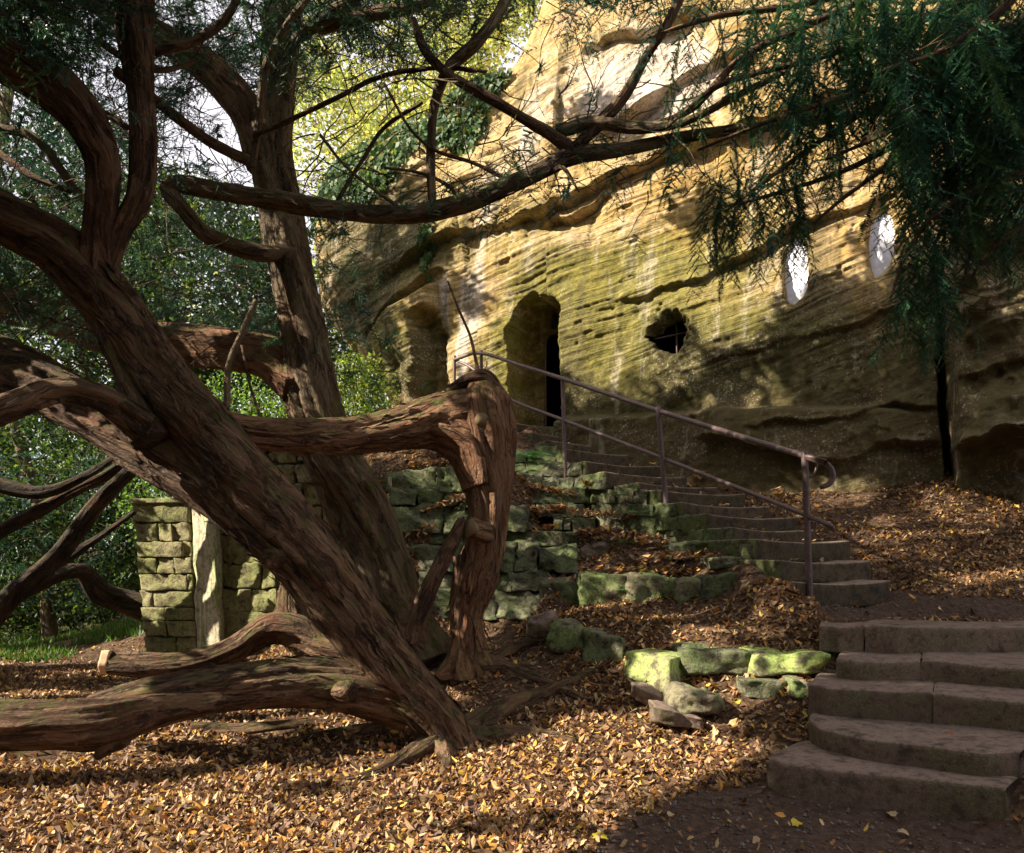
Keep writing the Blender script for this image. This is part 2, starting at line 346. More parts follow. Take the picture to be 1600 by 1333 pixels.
for a in [(610,1000,7.35),(650,1000,7.3),(700,998,7.25),(760,995,7.2),(810,990,7.0),(850,975,6.95),(600,800,8.0),
          (612,733,8.75),(660,731,8.75),(700,731,8.75),(748,783,8.5),(800,802,8.4),(868,838,8.15),(800,748,9.3),(760,770,8.8),(850,800,8.8),(850,826,8.5),
          (905,829,9.0),(943,833,8.6),(1000,845,8.1),(1066,854,7.55),(1120,864,7.05),(1180,884,6.45),(1230,918,5.82),(1200,905,6.1),(880,790,9.2),(830,745,9.8),
          (940,842,8.2),(1010,858,7.6),(980,868,7.3),(900,850,7.9)]: cp(*a)
ST = [(1240,908,1397),(1218,874,1365),(1180,841,1330),(1145,823,1278),(1103,802,1248),(1066,784,1206),(1030,764,1166),(997,753,1124),(943,736,1077),(913,719,1036),(880,700,1018),(856,687,990),(830,675,958),(796,658,880)]
WD = np.array([.89, .455, 0]); WD /= np.linalg.norm(WD); SD = np.array([-.455, .89, 0])
def step_edges(k):
    lx, ly, rx = ST[k]; d = 5.9 + 0.36 * k; fl = P(lx, ly, d); m = (rx - CX) / F
    t = max((m * fl[1] - fl[0]) / (WD[0] - m * WD[1]), .5); return fl, fl + WD * t, t
for k in range(len(ST)):
    fl, fr, t = step_edges(k)
    for w, dz in (((.35, .2), (.8, .2)) if k < 1 else ((.35, .55), (.8, .3))): q = fl + WD * (t * w) + SD * .15; q[2] -= dz; CTRL.append(q)
    q = fr + WD * .10 + SD * .18; q[2] -= .10; CTRL.append(q)
    q = fr + WD * .40 + SD * .20; q[2] += .02; CTRL.append(q)
for d, zt in [(3.9,.06),(4.3,.18),(4.72,.33),(5.15,.46)]:
    for m in (.45, .6, .75): cw(d * m, d, zt)
for a in [(-14,3,0),(-14,12,-.2),(.6,11.7,3.0),(1.2,12.6,3.0),(.6,14.5,3),(1.0,13.5,2.9),(2.2,13,3.0),(-6,14,-.2),(-2,18,0.2),(-14,30,1),(10,3,.6),(9,7,2.4),(12,12,3.5),(4,14,4),(0,26,3),(20,30,5),(-60,60,2),(60,60,5),(0,120,4),(-60,-40,0),(60,-40,1),(0,-40,0),(0,0,0),(-5,0,0),(5,0,.3),(-120,120,3),(120,120,6)]: cw(*a)
CTRL = np.array(CTRL)
def _phi(r): return np.sqrt(r * r + 0.008)
_n = len(CTRL)
_A = np.zeros((_n + 3, _n + 3)); _D = np.hypot(CTRL[:, None, 0] - CTRL[None, :, 0], CTRL[:, None, 1] - CTRL[None, :, 1])
_A[:_n, :_n] = -_phi(_D) - np.eye(_n) * 0.01; _A[:_n, _n] = 1; _A[:_n, _n + 1:] = CTRL[:, :2]; _A[_n, :_n] = 1; _A[_n + 1:, :_n] = CTRL[:, :2].T
_w = np.linalg.solve(_A, np.concatenate([CTRL[:, 2], np.zeros(3)]))
def tz(x, y, detail=True):
    x = np.atleast_1d(np.asarray(x, float)); y = np.atleast_1d(np.asarray(y, float)); sh = x.shape
    x, y = x.ravel(), y.ravel(); out = np.empty(len(x))
    for i in range(0, len(x), 20000):
        r = np.hypot(x[i:i+20000, None] - CTRL[None, :, 0], y[i:i+20000, None] - CTRL[None, :, 1])
        out[i:i+20000] = -_phi(r) @ _w[:_n] + _w[_n] + _w[_n+1] * x[i:i+20000] + _w[_n+2] * y[i:i+20000]
    if detail: out += 0.035 * fbm(x * 1.6, y * 1.6, 0, 5, 4)
    return out.reshape(sh)
def px_of(p):
    p = np.asarray(p); return CX + p[..., 0] / p[..., 1] * F, HY - (p[..., 2] - H) / p[..., 1] * F
def inpoly(x, y, poly):
    c = np.zeros(np.shape(x), bool); n = len(poly)
    for i in range(n):
        x1, y1 = poly[i]; x2, y2 = poly[(i + 1) % n]
        c ^= ((y1 > y) != (y2 > y)) & (x < (x2 - x1) * (y - y1) / (y2 - y1 + 1e-9) + x1)
    return c
BARE = [[(960,1290),(1090,1240),(1200,1215),(1300,1250),(1560,1290),(1610,1300),(1700,1400),(900,1400)],
        [(1270,935),(1400,918),(1470,935),(1600,942),(1700,950),(1700,975),(1290,968)]]
def bare(x, y, z, soft=18):
    u, v = px_of(np.stack([x, y, z], -1)); s = np.zeros(np.shape(u))
    jx = 22 * fbm(x * 3, y * 3, 0, 9, 3)
    for q in BARE: s = np.maximum(s, inpoly(u + jx, v + jx * .6, q))
    return s
def axis(a, b, n, far_lo, far_hi):
    m = np.linspace(a, b, n); lo = a - np.geomspace(0.1, a - far_lo, 22)[::-1]; hi = b + np.geomspace(0.1, far_hi - b, 22)
    return np.concatenate([lo, m, hi])
gx, gy = np.meshgrid(axis(-6.5, 7, 240, -160, 160), axis(2.2, 12.5, 200, -45, 200))
gz = tz(gx, gy)
def grid_quads(nr, nc):
    i = np.arange(nr * nc).reshape(nr, nc); return np.stack([i[:-1, :-1], i[:-1, 1:], i[1:, 1:], i[1:, :-1]], -1).reshape(-1, 4)
lit = (1 - bare(gx, gy, gz)) * np.where((gy > 10.5) & (gx < -1.5), .12, 1)
ground = mk('ground', np.stack([gx, gy, gz], -1).reshape(-1, 3), grid_quads(*gx.shape), None, SOIL, attrs={'litter': ('FLOAT', lit)})
ground['kind'] = 'structure'

# ------------------------------------------------------------------ cliff
A0 = np.array([0.45, 10.8, 0.0]); TT = np.array([0.884, -0.467, 0.0]); NN = np.array([-0.467, -0.884, 0.0])
def wall_sz(px, py):
    a = (np.asarray(px, float) - CX) / F; s = (10.8 * a - 0.45) / (0.884 + 0.467 * a); y = 10.8 - 0.467 * s
    return s, H + (HY - np.asarray(py, float)) / F * y
def wall_px(s, z):
    y = 10.8 - 0.467 * s; return CX + (0.45 + 0.884 * s) / y * F, HY - (z - H) / y * F
def polydist(x, y, poly, closed=True):
    d = np.full(np.shape(x), 1e9); n = len(poly)
    for i in range(n if closed else n - 1):
        a, b = np.array(poly[i], float), np.array(poly[(i + 1) % n], float); e = b - a
        t = np.clip(((x - a[0]) * e[0] + (y - a[1]) * e[1]) / (e @ e + 1e-9), 0, 1)
        d = np.minimum(d, np.hypot(x - a[0] - t * e[0], y - a[1] - t * e[1]))
    return d
def inside(u, v, poly, soft):           # 1 inside a pixel polygon, 0 outside
    d = polydist(u, v, poly); return np.where(inpoly(u, v, poly), sstep(0, soft, d), 0)

us = np.linspace(395, 1650, 680); vs = np.linspace(-50, 800, 470)
ss = np.concatenate([wall_sz(us, 0)[0], wall_sz(np.array([1700.]), 0)[0] + np.array([.3, .8, 1.6, 3, 5])])
zs = np.concatenate([H + (HY - vs[::-1]) / F * 9.6, [9.6, 10.2, 11, 12]])
S, Z = np.meshgrid(ss, zs); U, Vv = wall_px(S, Z)
dip = math.radians(13.5)
al = S * math.cos(dip) + Z * math.sin(dip); ac = -S * math.sin(dip) + Z * math.cos(dip)
ac = ac + 0.30 * fbm(al * 0.25, ac * 0.35, 0, 21, 3) + 0.05 * fbm(al * 1.3, ac * 1.3, 0, 22, 3)
lowz = sstep(430, 640, Vv - (U - 800) * -.05) * sstep(900, 1100, U)
strong = 0.22 + 0.30 * sstep(640, 500, Vv) + 0.48 * sstep(620, 520, Vv) * sstep(200, 330, Vv) + 0.5 * inside(U, Vv, [(700,0),(900,0),(850,140),(760,330),(540,330),(500,240)], 60)
def rid(x): return 1 - np.abs(x)
disp = 0.14 * fbm(S * .45, Z * .45, 0, 30, 3)
disp += strong * (0.09 * fbm(al * .35, ac * 1.8, 0, 31, 3) + 0.030 * rid(noise(al * .6, ac * 6.0, 0, 33)) + 0.024 * rid(noise(al * .9, ac * 13, 0, 34)) + 0.012 * noise(al * 1.6, ac * 27, 0, 35))
disp += (0.02 + 0.05 * lowz) * fbm(S * 2.0, Z * 2.6, 0, 46, 5) + 0.03 * lowz * rid(fbm(S * 3.6, Z * 4.6, 0, 47, 3))
disp += 0.035 * fbm(S * 3.3, Z * 3.3, 0, 36, 4) + 0.008 * fbm(S * 14, Z * 14, 0, 37, 3)
pit = fbm(S * 6, Z * 6, 0, 38, 2); disp -= 0.025 * sstep(0.5, 0.62, pit) * (fbm(S * .8, Z * .8, 0, 39, 2) > .05)
def ledge(poly, amp, up, dn=6.0):        # rock above the line juts out over what is below it
    global disp
    xs, ys = zip(*poly); yl = np.interp(U, xs, ys) + 14 * fbm(U * .018, U * 0, 0, 44, 5)
    inx = sstep(xs[0] - 25, xs[0] + 25, U) * sstep(xs[-1] + 25, xs[-1] - 25, U)
    above = yl - Vv; amp = amp * (0.35 + 1.1 * np.clip(fbm(U * .012, Vv * .012, 0, 45, 3) + .5, 0, 1))
    disp = disp + inx * amp * (np.exp(-np.clip(above, 0, None) / up) * sstep(-3, 3, above) - 0.5 * np.exp(np.clip(above, None, 0) / dn / 4) * sstep(3, -3, above))
ledge([(540,470),(600,430),(700,362),(780,338),(850,330),(925,285),(1010,240),(1110,208),(1220,165),(1330,120)], 0.19, 60, 8)
ledge([(850,345),(900,330),(935,300)], 0.16, 30)
ledge([(560,520),(620,460),(680,425)], 0.12, 40, 12)
ledge([(930,190),(980,165),(1020,130),(1080,90),(1160,60)], 0.20, 40)
ledge([(900,50),(960,30),(1030,25),(1080,-10)], 0.18, 40)
ledge([(960,470),(1100,430),(1250,350),(1400,300)], 0.10, 40)
ledge([(1040,585),(1180,545),(1300,520),(1470,470)], 0.07, 60)
ledge([(1190,672),(1260,668),(1330,660),(1400,640),(1460,635)], 0.10, 60)
ledge([(1110,688),(1180,700),(1260,722),(1320,728),(1400,700),(1460,690)], 0.20, 50, 16)
# bench at the foot of the face
bench = sstep(-6, 10, Vv - np.interp(U, [780, 880, 1000, 1100, 1200], [665, 655, 650, 642, 640])) * sstep(800, 880, U) * sstep(1480, 1350, U)
disp += bench * 0.28
# vertical joint and the broken block right of it
cr = np.abs(U - np.interp(Vv, [380, 430, 560, 640, 700, 760], [1466, 1468, 1470, 1474, 1480, 1486]) - 3 * fbm(Vv * .02, Vv * 0, 0, 51, 3))
disp -= 1.1 * sstep(8, 2, cr) * sstep(390, 450, Vv)
rb = sstep(1480, 1500, U)
disp += rb * (0.62 * rid(fbm(S * 1.1 + 4, Z * 1.5, 0, 52, 2)) - 0.25 + 0.22 * rid(noise(al * 1.2, ac * 2.6, 0, 53)) + 0.1 * fbm(S * 4, Z * 5, 0, 57, 3))
ledge([(1495,600),(1560,585),(1640,570)], 0.25 , 30)
ledge([(1495,705),(1560,690),(1640,700)], 0.35 , 40, 20)
Uw = U + 5 * fbm(U * .05, Vv * .05, 0, 61, 4); Vw = Vv + 5 * fbm(U * .05 + 9, Vv * .05, 0, 62, 4)
# left block steps forward below its ledge, niche cut in it
disp += 0.35 * inside(U, Vv, [(560,540),(600,470),(690,425),(700,660),(610,680)], 22)
disp -= 0.42 * inside(Uw + 4 * fbm(U * .03, Vv * .03, 0, 64, 3), Vw, [(640,500),(655,480),(690,478),(697,520),(700,600),(690,640),(655,640),(648,600),(655,560)], 20)
disp -= 0.12 * inside(Uw, Vw, [(612,560),(630,545),(645,580),(650,650),(620,650)], 14)
# doorway
door = [(789,675),(789,520),(793,482),(803,464),(822,454),(845,451),(864,458),(874,476),(875,520),(874,675)]
din = inside(Uw, Vw, door, 5); disp = disp * (1 - 0.7 * din) - 0.72 * din
idoor = [(816,700),(816,560),(817,510),(822,500),(835,495),(880,495),(880,700)]
deep_d = 5.0 * inside(U, Vv, idoor, 3.0) * inside(Uw, Vw, door, 3)
disp -= 0.18 * inside(U, Vv, [(818,490),(818,452),(824,447),(832,450),(833,490)], 3)
# ragged window hole
hole = [(1034,512),(1043,500),(1052,490),(1062,492),(1066,500),(1070,518),(1066,530),(1054,542),(1046,552),(1038,545),(1024,532),(1010,526),(1022,522)]
halo = [(1004,515),(1015,500),(1030,492),(1040,476),(1060,474),(1075,490),(1078,520),(1062,548),(1048,562),(1030,552),(1008,530)]
Uh = U + 9 * fbm(U * .06, Vv * .06, 0, 71, 3); Vh = Vv + 9 * fbm(U * .06 + 5, Vv * .06, 0, 72, 3)
disp -= 0.20 * inside(Uh, Vh, halo, 14); deep_h = 5.0 * inside(Uh + 5, Vh, hole, 3.5)
lw1 = [(1226,462),(1222,430),(1224,400),(1230,380),(1240,368),(1252,372),(1260,395),(1263,425),(1261,450),(1254,462),(1240,471),(1230,470)]
lw2 = [(1356,400),(1354,370),(1358,340),(1368,322),(1382,317),(1393,326),(1398,350),(1398,385),(1390,410),(1376,428),(1364,430)]
for w in (lw1, lw2):
    c = np.mean(w, 0); big = [tuple(c + (np.array(q) - c) * 1.22) for q in w]
    disp -= 0.06 * inside(U, Vv, big, 9) + 0.20 * inside(U, Vv, w, 3)
# outline: the face turns back at its left shoulder
shoulder = [(1900,-400),(820,-400),(790,-60),(760,10),(690,65),(620,125),(530,180),(465,225),(440,300),(450,400),(480,490),(520,535),(550,560),(585,620),(605,700),(640,900),(1900,900)]
dist = polydist(U, Vv, shoulder, True); ins = inpoly(U, Vv, shoulder)
edge = np.where(ins, 0.5 * np.exp(-dist / 28), 0.5 + dist * 0.05)
disp -= edge
disp -= 0.05 * (Z - 3) + 0.10 * np.clip(Z - 6, 0, None)
VC = A0[None, None, :] + S[..., None] * TT + disp[..., None] * NN; VC[..., 2] = Z
VC[..., 1] += deep_d + deep_h; VC[..., 0] += .06 * deep_d + .21 * deep_h; VC[..., 2] += .20 * deep_d + .30 * deep_h
# rock colours: moss, algae stain, pale streaks; dark also paints shade into recesses, shoulder
def blob(*L):
    m = 0
    for cx, cy, rx, ry, a in L: m = m + a * np.exp(-(((U - cx) / rx) ** 2 + ((Vv - cy) / ry) ** 2))
    return np.clip(m, 0, 1)
moss = blob((930,560,120,130,.95),(820,540,60,120,.8),(1000,560,200,60,.5),(1150,560,200,60,.6),(960,420,160,40,.35),(1200,330,120,40,.3),(620,540,70,90,.7),(580,300,90,90,.45),(1100,560,120,80,.4),(1150,420,120,50,.35),(700,350,90,40,.3),(1250,520,150,60,.5),(1000,470,60,90,.45),(1080,380,120,60,.35),(620,400,80,50,.6),(900,440,80,60,.4),(820,330,60,50,.3),(820,620,60,60,.5))
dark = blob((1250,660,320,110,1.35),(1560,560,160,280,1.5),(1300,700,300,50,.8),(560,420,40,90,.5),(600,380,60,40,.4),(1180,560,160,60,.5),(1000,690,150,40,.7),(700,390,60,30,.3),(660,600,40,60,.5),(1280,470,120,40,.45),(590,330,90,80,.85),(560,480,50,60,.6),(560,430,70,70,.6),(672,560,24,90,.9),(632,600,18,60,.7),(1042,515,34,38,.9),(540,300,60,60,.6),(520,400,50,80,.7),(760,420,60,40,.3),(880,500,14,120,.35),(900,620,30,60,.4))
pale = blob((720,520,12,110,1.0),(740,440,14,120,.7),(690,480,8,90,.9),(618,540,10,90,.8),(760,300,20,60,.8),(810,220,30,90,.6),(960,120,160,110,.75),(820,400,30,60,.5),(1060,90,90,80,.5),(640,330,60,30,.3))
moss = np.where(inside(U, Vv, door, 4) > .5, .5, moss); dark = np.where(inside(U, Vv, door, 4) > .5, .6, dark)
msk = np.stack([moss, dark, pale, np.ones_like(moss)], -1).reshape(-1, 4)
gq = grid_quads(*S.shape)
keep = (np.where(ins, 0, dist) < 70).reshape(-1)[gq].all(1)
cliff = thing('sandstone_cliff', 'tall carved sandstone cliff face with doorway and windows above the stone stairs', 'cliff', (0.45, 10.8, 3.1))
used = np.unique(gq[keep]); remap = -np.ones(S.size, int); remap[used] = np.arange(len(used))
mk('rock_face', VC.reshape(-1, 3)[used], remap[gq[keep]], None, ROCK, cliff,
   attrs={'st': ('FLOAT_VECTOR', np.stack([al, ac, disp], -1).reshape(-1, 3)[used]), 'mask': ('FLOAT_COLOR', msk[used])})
def on_wall(px, py, depth):
    s, z = wall_sz(px, py); q = A0 + s * TT + depth * NN; q[2] = z; return q
# far flank and cave behind the openings keep the sky out
def back_panel():
    V = []; 
    for i, s in enumerate(np.linspace(-3.4, 9.5, 40)):
        for j, z in enumerate(np.linspace(0, 12, 30)):
            q = A0 + s * TT - (6.8 + 0.4 * float(noise(s, z, 0, 3))) * NN * 1.0; V.append([q[0], q[1], z])
    return mk('rock_mass', V, grid_quads(40, 30), None, ROCK, cliff, attrs={'st': ('FLOAT_VECTOR', np.array(V)), 'mask': ('FLOAT_COLOR', np.tile([.3, .9, 0, 1], (len(V), 1)))})
back_panel()
def pane(poly, dep, off):
    c = np.mean(poly, 0); V = [on_wall(c[0], c[1], dep + off)]
    for k, fr in enumerate((0.4, 0.75, 1.08)):
        for q in poly:
            p = c + (np.array(q) - c) * fr; V.append(on_wall(p[0], p[1], dep + off * (1 - fr * .8) + 0.012 * math.sin(p[1] * .3 + p[0])))
    n = len(poly); T = [(0, 1 + i, 1 + (i + 1) % n) for i in range(n)]
    Q = [(1 + r * n + i, 1 + (r + 1) * n + i, 1 + (r + 1) * n + (i + 1) % n, 1 + r * n + (i + 1) % n) for r in range(2) for i in range(n)]
    return mk('window_pane', V, Q, T, PANE, cliff)
def base_disp(poly):
    c = np.mean(poly, 0); j = np.argmin((U - c[0]) ** 2 + (Vv - c[1]) ** 2); return disp.ravel()[j]
for w in (lw1, lw2):
    pane(w, base_disp(w) + 0.14, 0.03)['label'] = 'tall milky white window pane'

# ------------------------------------------------------------------ tubes
def spline(pts, step):
    p = np.array(pts, float); p = np.vstack([2 * p[0] - p[1], p, 2 * p[-1] - p[-2]]); out = []
    for i in range(1, len(p) - 2):
        n = max(2, int(np.linalg.norm(p[i + 1, :3] - p[i, :3]) / step)); t = np.linspace(0, 1, n, endpoint=False)[:, None]
        a, b, c, d = p[i - 1], p[i], p[i + 1], p[i + 2]
        out.append(0.5 * (2 * b + (c - a) * t + (2 * a - 5 * b + 4 * c - d) * t ** 2 + (3 * b - a - 3 * c + d) * t ** 3))
    out.append(p[-2][None]); return np.vstack(out)
def tube_arrays(pts, seg=48, step=0.02, lump=0.12, ridge=0.10, fine=0.03, seed=0, cap=True, flare=None, bulge=.35):
    sp = spline(pts, step); c = sp[:, :3]; r = np.clip(sp[:, 3], 0.001, None); n = len(c)
    tn = np.gradient(c, axis=0); tn /= np.linalg.norm(tn, axis=1)[:, None] + 1e-9
    u = np.cross(tn[0], [0, 0, 1.0]); 
    if np.linalg.norm(u) < .1: u = np.cross(tn[0], [1.0, 0, 0])
    u /= np.linalg.norm(u); US = [u]
    for i in range(1, n):
        u = u - tn[i] * (u @ tn[i]); u /= np.linalg.norm(u); US.append(u)
    US = np.array(US); WS = np.cross(tn, US)
    sl_ = np.concatenate([[0], np.cumsum(np.linalg.norm(np.diff(c, axis=0), axis=1))])
    th = np.linspace(0, 2 * np.pi, seg, endpoint=False)[None, :]; s = sl_[:, None]; R = r[:, None]
    tw = th + 0.5 * s + seed
    cx, cy = np.cos(tw), np.sin(tw); rr = np.mean(r)
    f = 1 + lump * fbm(cx * 1.1 + seed, cy * 1.1, s * 0.5 / max(rr * 4, .08), seed, 3) * 1.6
    if ridge: f = f + ridge * (rid(noise(cx * 2.3, cy * 2.3, s * 0.9 + seed * 3.1, seed + 5)) - 0.5) * 1.3
    if fine: f = f + fine * (rid(noise(cx * 6.5, cy * 6.5, s * 2.2, seed + 8)) - .5) * 1.5 + fine * .5 * noise(cx * 13, cy * 13, s * 7, seed + 9)
    if flare: f = f * (1 + flare[0] * np.exp(-s / flare[1]) * (0.45 + 0.75 * np.cos(tw * 5 + 1.2 * np.sin(tw * 2 + seed))))
    rad = R * f * (.92 if rr > .05 else 1)
    V = c[:, None, :] + rad[..., None] * (np.cos(th)[..., None] * US[:, None, :] + np.sin(th)[..., None] * WS[:, None, :])
    bk = np.stack([np.broadcast_to(np.cos(tw) * R, rad.shape), np.broadcast_to(np.sin(tw) * R, rad.shape), np.broadcast_to(s, rad.shape) + seed * 1.7], -1)
    i = np.arange(n * seg).reshape(n, seg); j = np.roll(i, -1, 1)
    Q = np.stack([i[:-1], j[:-1], j[1:], i[1:]], -1).reshape(-1, 4)
    V = V.reshape(-1, 3); bk = bk.reshape(-1, 3); T = None
    if cap:
        V = np.vstack([V, c[0] - tn[0] * r[0] * bulge, c[-1] + tn[-1] * r[-1] * bulge]); bk = np.vstack([bk, [0, 0, 0], [0, 0, sl_[-1]]])
        T = np.vstack([np.stack([j[0], i[0], np.full(seg, n * seg)], -1), np.stack([i[-1], j[-1], np.full(seg, n * seg + 1)], -1)])
    return V, Q, T, bk
def PX(L): return [(*P(px, py, d), r / F * d) for px, py, d, r in L]
def tube(name, L, mat, parent, world=False, **kw):
    V, Q, T, bk = tube_arrays(L if world else PX(L), **kw)
    return mk(name, V, Q, T, mat, parent, attrs={'bk': ('FLOAT_VECTOR', bk)})

# ------------------------------------------------------------------ rounded irregular blocks
_cache = {}
def cube_grid(g):
    key = tuple(g)
    if key in _cache: return _cache[key]
    g = np.array(g); n = len(g); V, Q, idx = [], [], {}
    def vid(p):
        k = tuple(np.round(p, 4))
        if k not in idx: idx[k] = len(V); V.append(p)
        return idx[k]
    for ax in range(3):
        for sgn in (-1, 1):
            for i in range(n - 1):
                for j in range(n - 1):
                    q = []
                    for a, b in ((i, j), (i + 1, j), (i + 1, j + 1), (i, j + 1)):
                        p = [0, 0, 0]; p[ax] = sgn; p[(ax + 1) % 3] = g[a]; p[(ax + 2) % 3] = g[b]; q.append(vid(p))
                    Q.append(q if sgn > 0 else q[::-1])
    _cache[key] = (np.array(V, float), np.array(Q)); return _cache[key]
G13 = tuple(np.sign(v) * abs(v) ** .8 for v in np.linspace(-1, 1, 17))
G9 = (-1, -.9, -.65, -.4, -.15, .15, .4, .65, .9, 1)
G5 = (-1, -.8, -.3, .3, .8, 1); G7 = (-1, -.9, -.65, -.3, 0, .3, .65, .9, 1)
def block(name, front, back, mat, parent, g=G5, rnd=.16, amp=.012, seed=0, sag=0.0, freq=5.0):
    """front/back: 4 points each (top-left, top-right, bottom-right, bottom-left)"""
    V, Q = cube_grid(g); inner = np.clip(V, -(1 - rnd), 1 - rnd); dd = V - inner; l = np.linalg.norm(dd, axis=1)[:, None]
    W = inner + np.where(l > 1e-6, dd / np.maximum(l, 1e-6) * rnd, 0)
    a, b, c = (W[:, 0] + 1) / 2, (W[:, 1] + 1) / 2, (W[:, 2] + 1) / 2      # a: left-right, b: front-back, c: up
    def bil(q):
        q = np.array(q, float); top = q[0] * (1 - a)[:, None] + q[1] * a[:, None]; bot = q[3] * (1 - a)[:, None] + q[2] * a[:, None]
        return bot * (1 - c)[:, None] + top * c[:, None]
    X = bil(front) * (1 - b)[:, None] + bil(back) * b[:, None]
    cen = X.mean(0); nd = X - cen; nd /= np.linalg.norm(nd, axis=1)[:, None] + 1e-9
    X = X + nd * (amp * fbm(X[:, 0] * freq + seed, X[:, 1] * freq, X[:, 2] * freq, seed, 5))[:, None] * 2.2
    if sag: X[:, 2] -= sag * (1 - (2 * a - 1) ** 2) * c
    return mk(name, X, Q[:, ::-1] if False else Q, None, mat, parent)
def pxblock(name, quad, ds, thick, mat, parent, bd=(0, 1, 0), **kw):
    if not hasattr(ds, '__len__'): ds = [ds] * 4
    fr = [P(q[0], q[1], d) for q, d in zip(quad, ds)]; bd = np.array(bd, float) / np.linalg.norm(bd)
    bk = [f + bd * thick for f in fr]; return block(name, fr, bk, mat, parent, **kw)

# ------------------------------------------------------------------ lower flight of steps
def slab_from_top(name, topf, topb, z, drop, mat, parent, **kw):
    """topf: front-left, front-right px; topb: back-left, back-right px, all at height z"""
    def g(p, zz=None):
        d = F * (H - z) / (p[1] - HY); return P(p[0], p[1], d)
    fl, fr, bl, br = (g(p) for p in (*topf, *topb)); dn = np.array([0, 0, -drop])
    return block(name, [fl, fr, fr + dn, fl + dn], [bl, br, br + dn, bl + dn], mat, parent, **kw)
low = thing('lower_stone_steps', 'five worn brown stone steps climbing from the bare soil path at lower right', 'steps', P(1390, 1275, 3.6))
def stepw(segs, z, drop, sd):
    for i, (f, b) in enumerate(segs):
        slab_from_top('step' if len(segs) == 1 else 'step_stone', f, b, z, drop, ST_STEP, low, g=G7, rnd=.10, amp=.010, seed=sd + i, sag=.008, freq=3.0)
def block8(name, top, z, drop, mat, parent, sd):       # slab with a curved front edge: top outline in pixels
    pts = [P(p[0], p[1], F * (H - z) / (p[1] - HY)) for p in top]; n = len(pts) // 2
    fr = np.array(pts[:n]); bk = np.array(pts[n:])[::-1]
    m = 30; tt = np.linspace(0, 1, m)
    def rs(a):
        l = np.concatenate([[0], np.cumsum(np.linalg.norm(np.diff(a, axis=0), axis=1))]); l /= l[-1]
        return np.stack([np.interp(tt, l, a[:, k]) for k in range(3)], -1)
    m = 60; tt = np.linspace(0, 1, m); fr, bk = rs(fr), rs(bk); prof = []      # profile from lower back, along the front, over the top
    R = 0.020
    for (b, dz) in ((0.0, -drop), (0.0, -drop * .75), (0.0, -drop * .5), (0.0, -drop * .25), (0.0, -R * 1.1), (R * .3, -R * .35), (R * 1.1, 0.0), (.12, 0.006), (.22, 0.004), (.34, 0), (1.0, 0.0), (1.0, -drop)):
        base = fr + (bk - fr) * (b / np.linalg.norm(bk - fr, axis=1)[:, None] if b < 1 else 1.0)
        q = base.copy(); q[:, 2] += dz; prof.append(q)
    V = np.stack(prof, 0); e = np.minimum(tt, 1 - tt)[None, :]; 
    sag = 0.014 * np.sin(tt * math.pi)[None, :] * np.array([0, 0, 0, .5, 1, 1, 1, 1, 1, .8, .5, 0])[:, None]
    V[..., 2] -= sag
    mid = V.mean((0, 1)); sh = 1 - 0.10 * sstep(0.035, 0, e)
    for k in (0, 1): V[..., k] = V[..., k] + 0.016 * fbm(V[..., 0] * 6, V[..., 2] * 9 + 3, V[..., 1] * 6, sd + k, 5)
    V[..., 2] += 0.010 * fbm(V[..., 0] * 3, V[..., 1] * 3, V[..., 2] * 6, sd + 5, 4) - 0.010 * sstep(.03, 0, e)
    nr, nc = V.shape[:2]; Q = grid_quads(nr, nc)[:, ::-1]; VV = V.reshape(-1, 3); n0 = len(VV)
    caps = np.stack([V[:, 0].mean(0), V[:, -1].mean(0)]); VV = np.vstack([VV, caps]); i = np.arange(n0).reshape(nr, nc)
    T = [(i[k, 0], i[(k + 1) % nr, 0], n0) for k in range(nr)] + [(i[(k + 1) % nr, -1], i[k, -1], n0 + 1) for k in range(nr)]
    return mk(name, VV, Q, T, mat, parent)
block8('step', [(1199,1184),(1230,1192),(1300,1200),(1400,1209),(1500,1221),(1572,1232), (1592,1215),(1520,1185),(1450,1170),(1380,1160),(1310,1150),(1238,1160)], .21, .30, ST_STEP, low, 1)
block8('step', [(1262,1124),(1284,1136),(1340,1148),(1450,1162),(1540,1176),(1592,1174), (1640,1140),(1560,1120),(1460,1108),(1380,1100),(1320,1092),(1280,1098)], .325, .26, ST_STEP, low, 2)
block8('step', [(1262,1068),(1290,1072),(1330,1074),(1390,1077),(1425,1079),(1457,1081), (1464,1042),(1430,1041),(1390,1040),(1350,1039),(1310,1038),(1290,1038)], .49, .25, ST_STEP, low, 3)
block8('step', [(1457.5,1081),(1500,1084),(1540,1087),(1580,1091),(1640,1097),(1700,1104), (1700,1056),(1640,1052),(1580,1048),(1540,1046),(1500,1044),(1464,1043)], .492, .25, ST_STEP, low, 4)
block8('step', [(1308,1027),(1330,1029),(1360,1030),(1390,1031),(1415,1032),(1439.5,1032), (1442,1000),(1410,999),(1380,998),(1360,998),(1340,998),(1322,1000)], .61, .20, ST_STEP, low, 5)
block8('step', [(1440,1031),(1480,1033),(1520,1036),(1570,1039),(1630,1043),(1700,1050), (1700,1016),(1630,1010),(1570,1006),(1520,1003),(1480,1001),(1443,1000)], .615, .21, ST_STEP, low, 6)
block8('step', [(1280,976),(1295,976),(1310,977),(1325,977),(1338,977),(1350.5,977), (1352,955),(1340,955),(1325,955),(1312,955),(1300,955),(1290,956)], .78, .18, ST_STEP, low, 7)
block8('step', [(1351,976),(1400,978),(1460,978),(1530,977),(1620,976),(1720,976), (1720,955),(1620,954),(1530,955),(1460,955),(1400,955),(1353,955)], .785, .21, ST_STEP, low, 8)

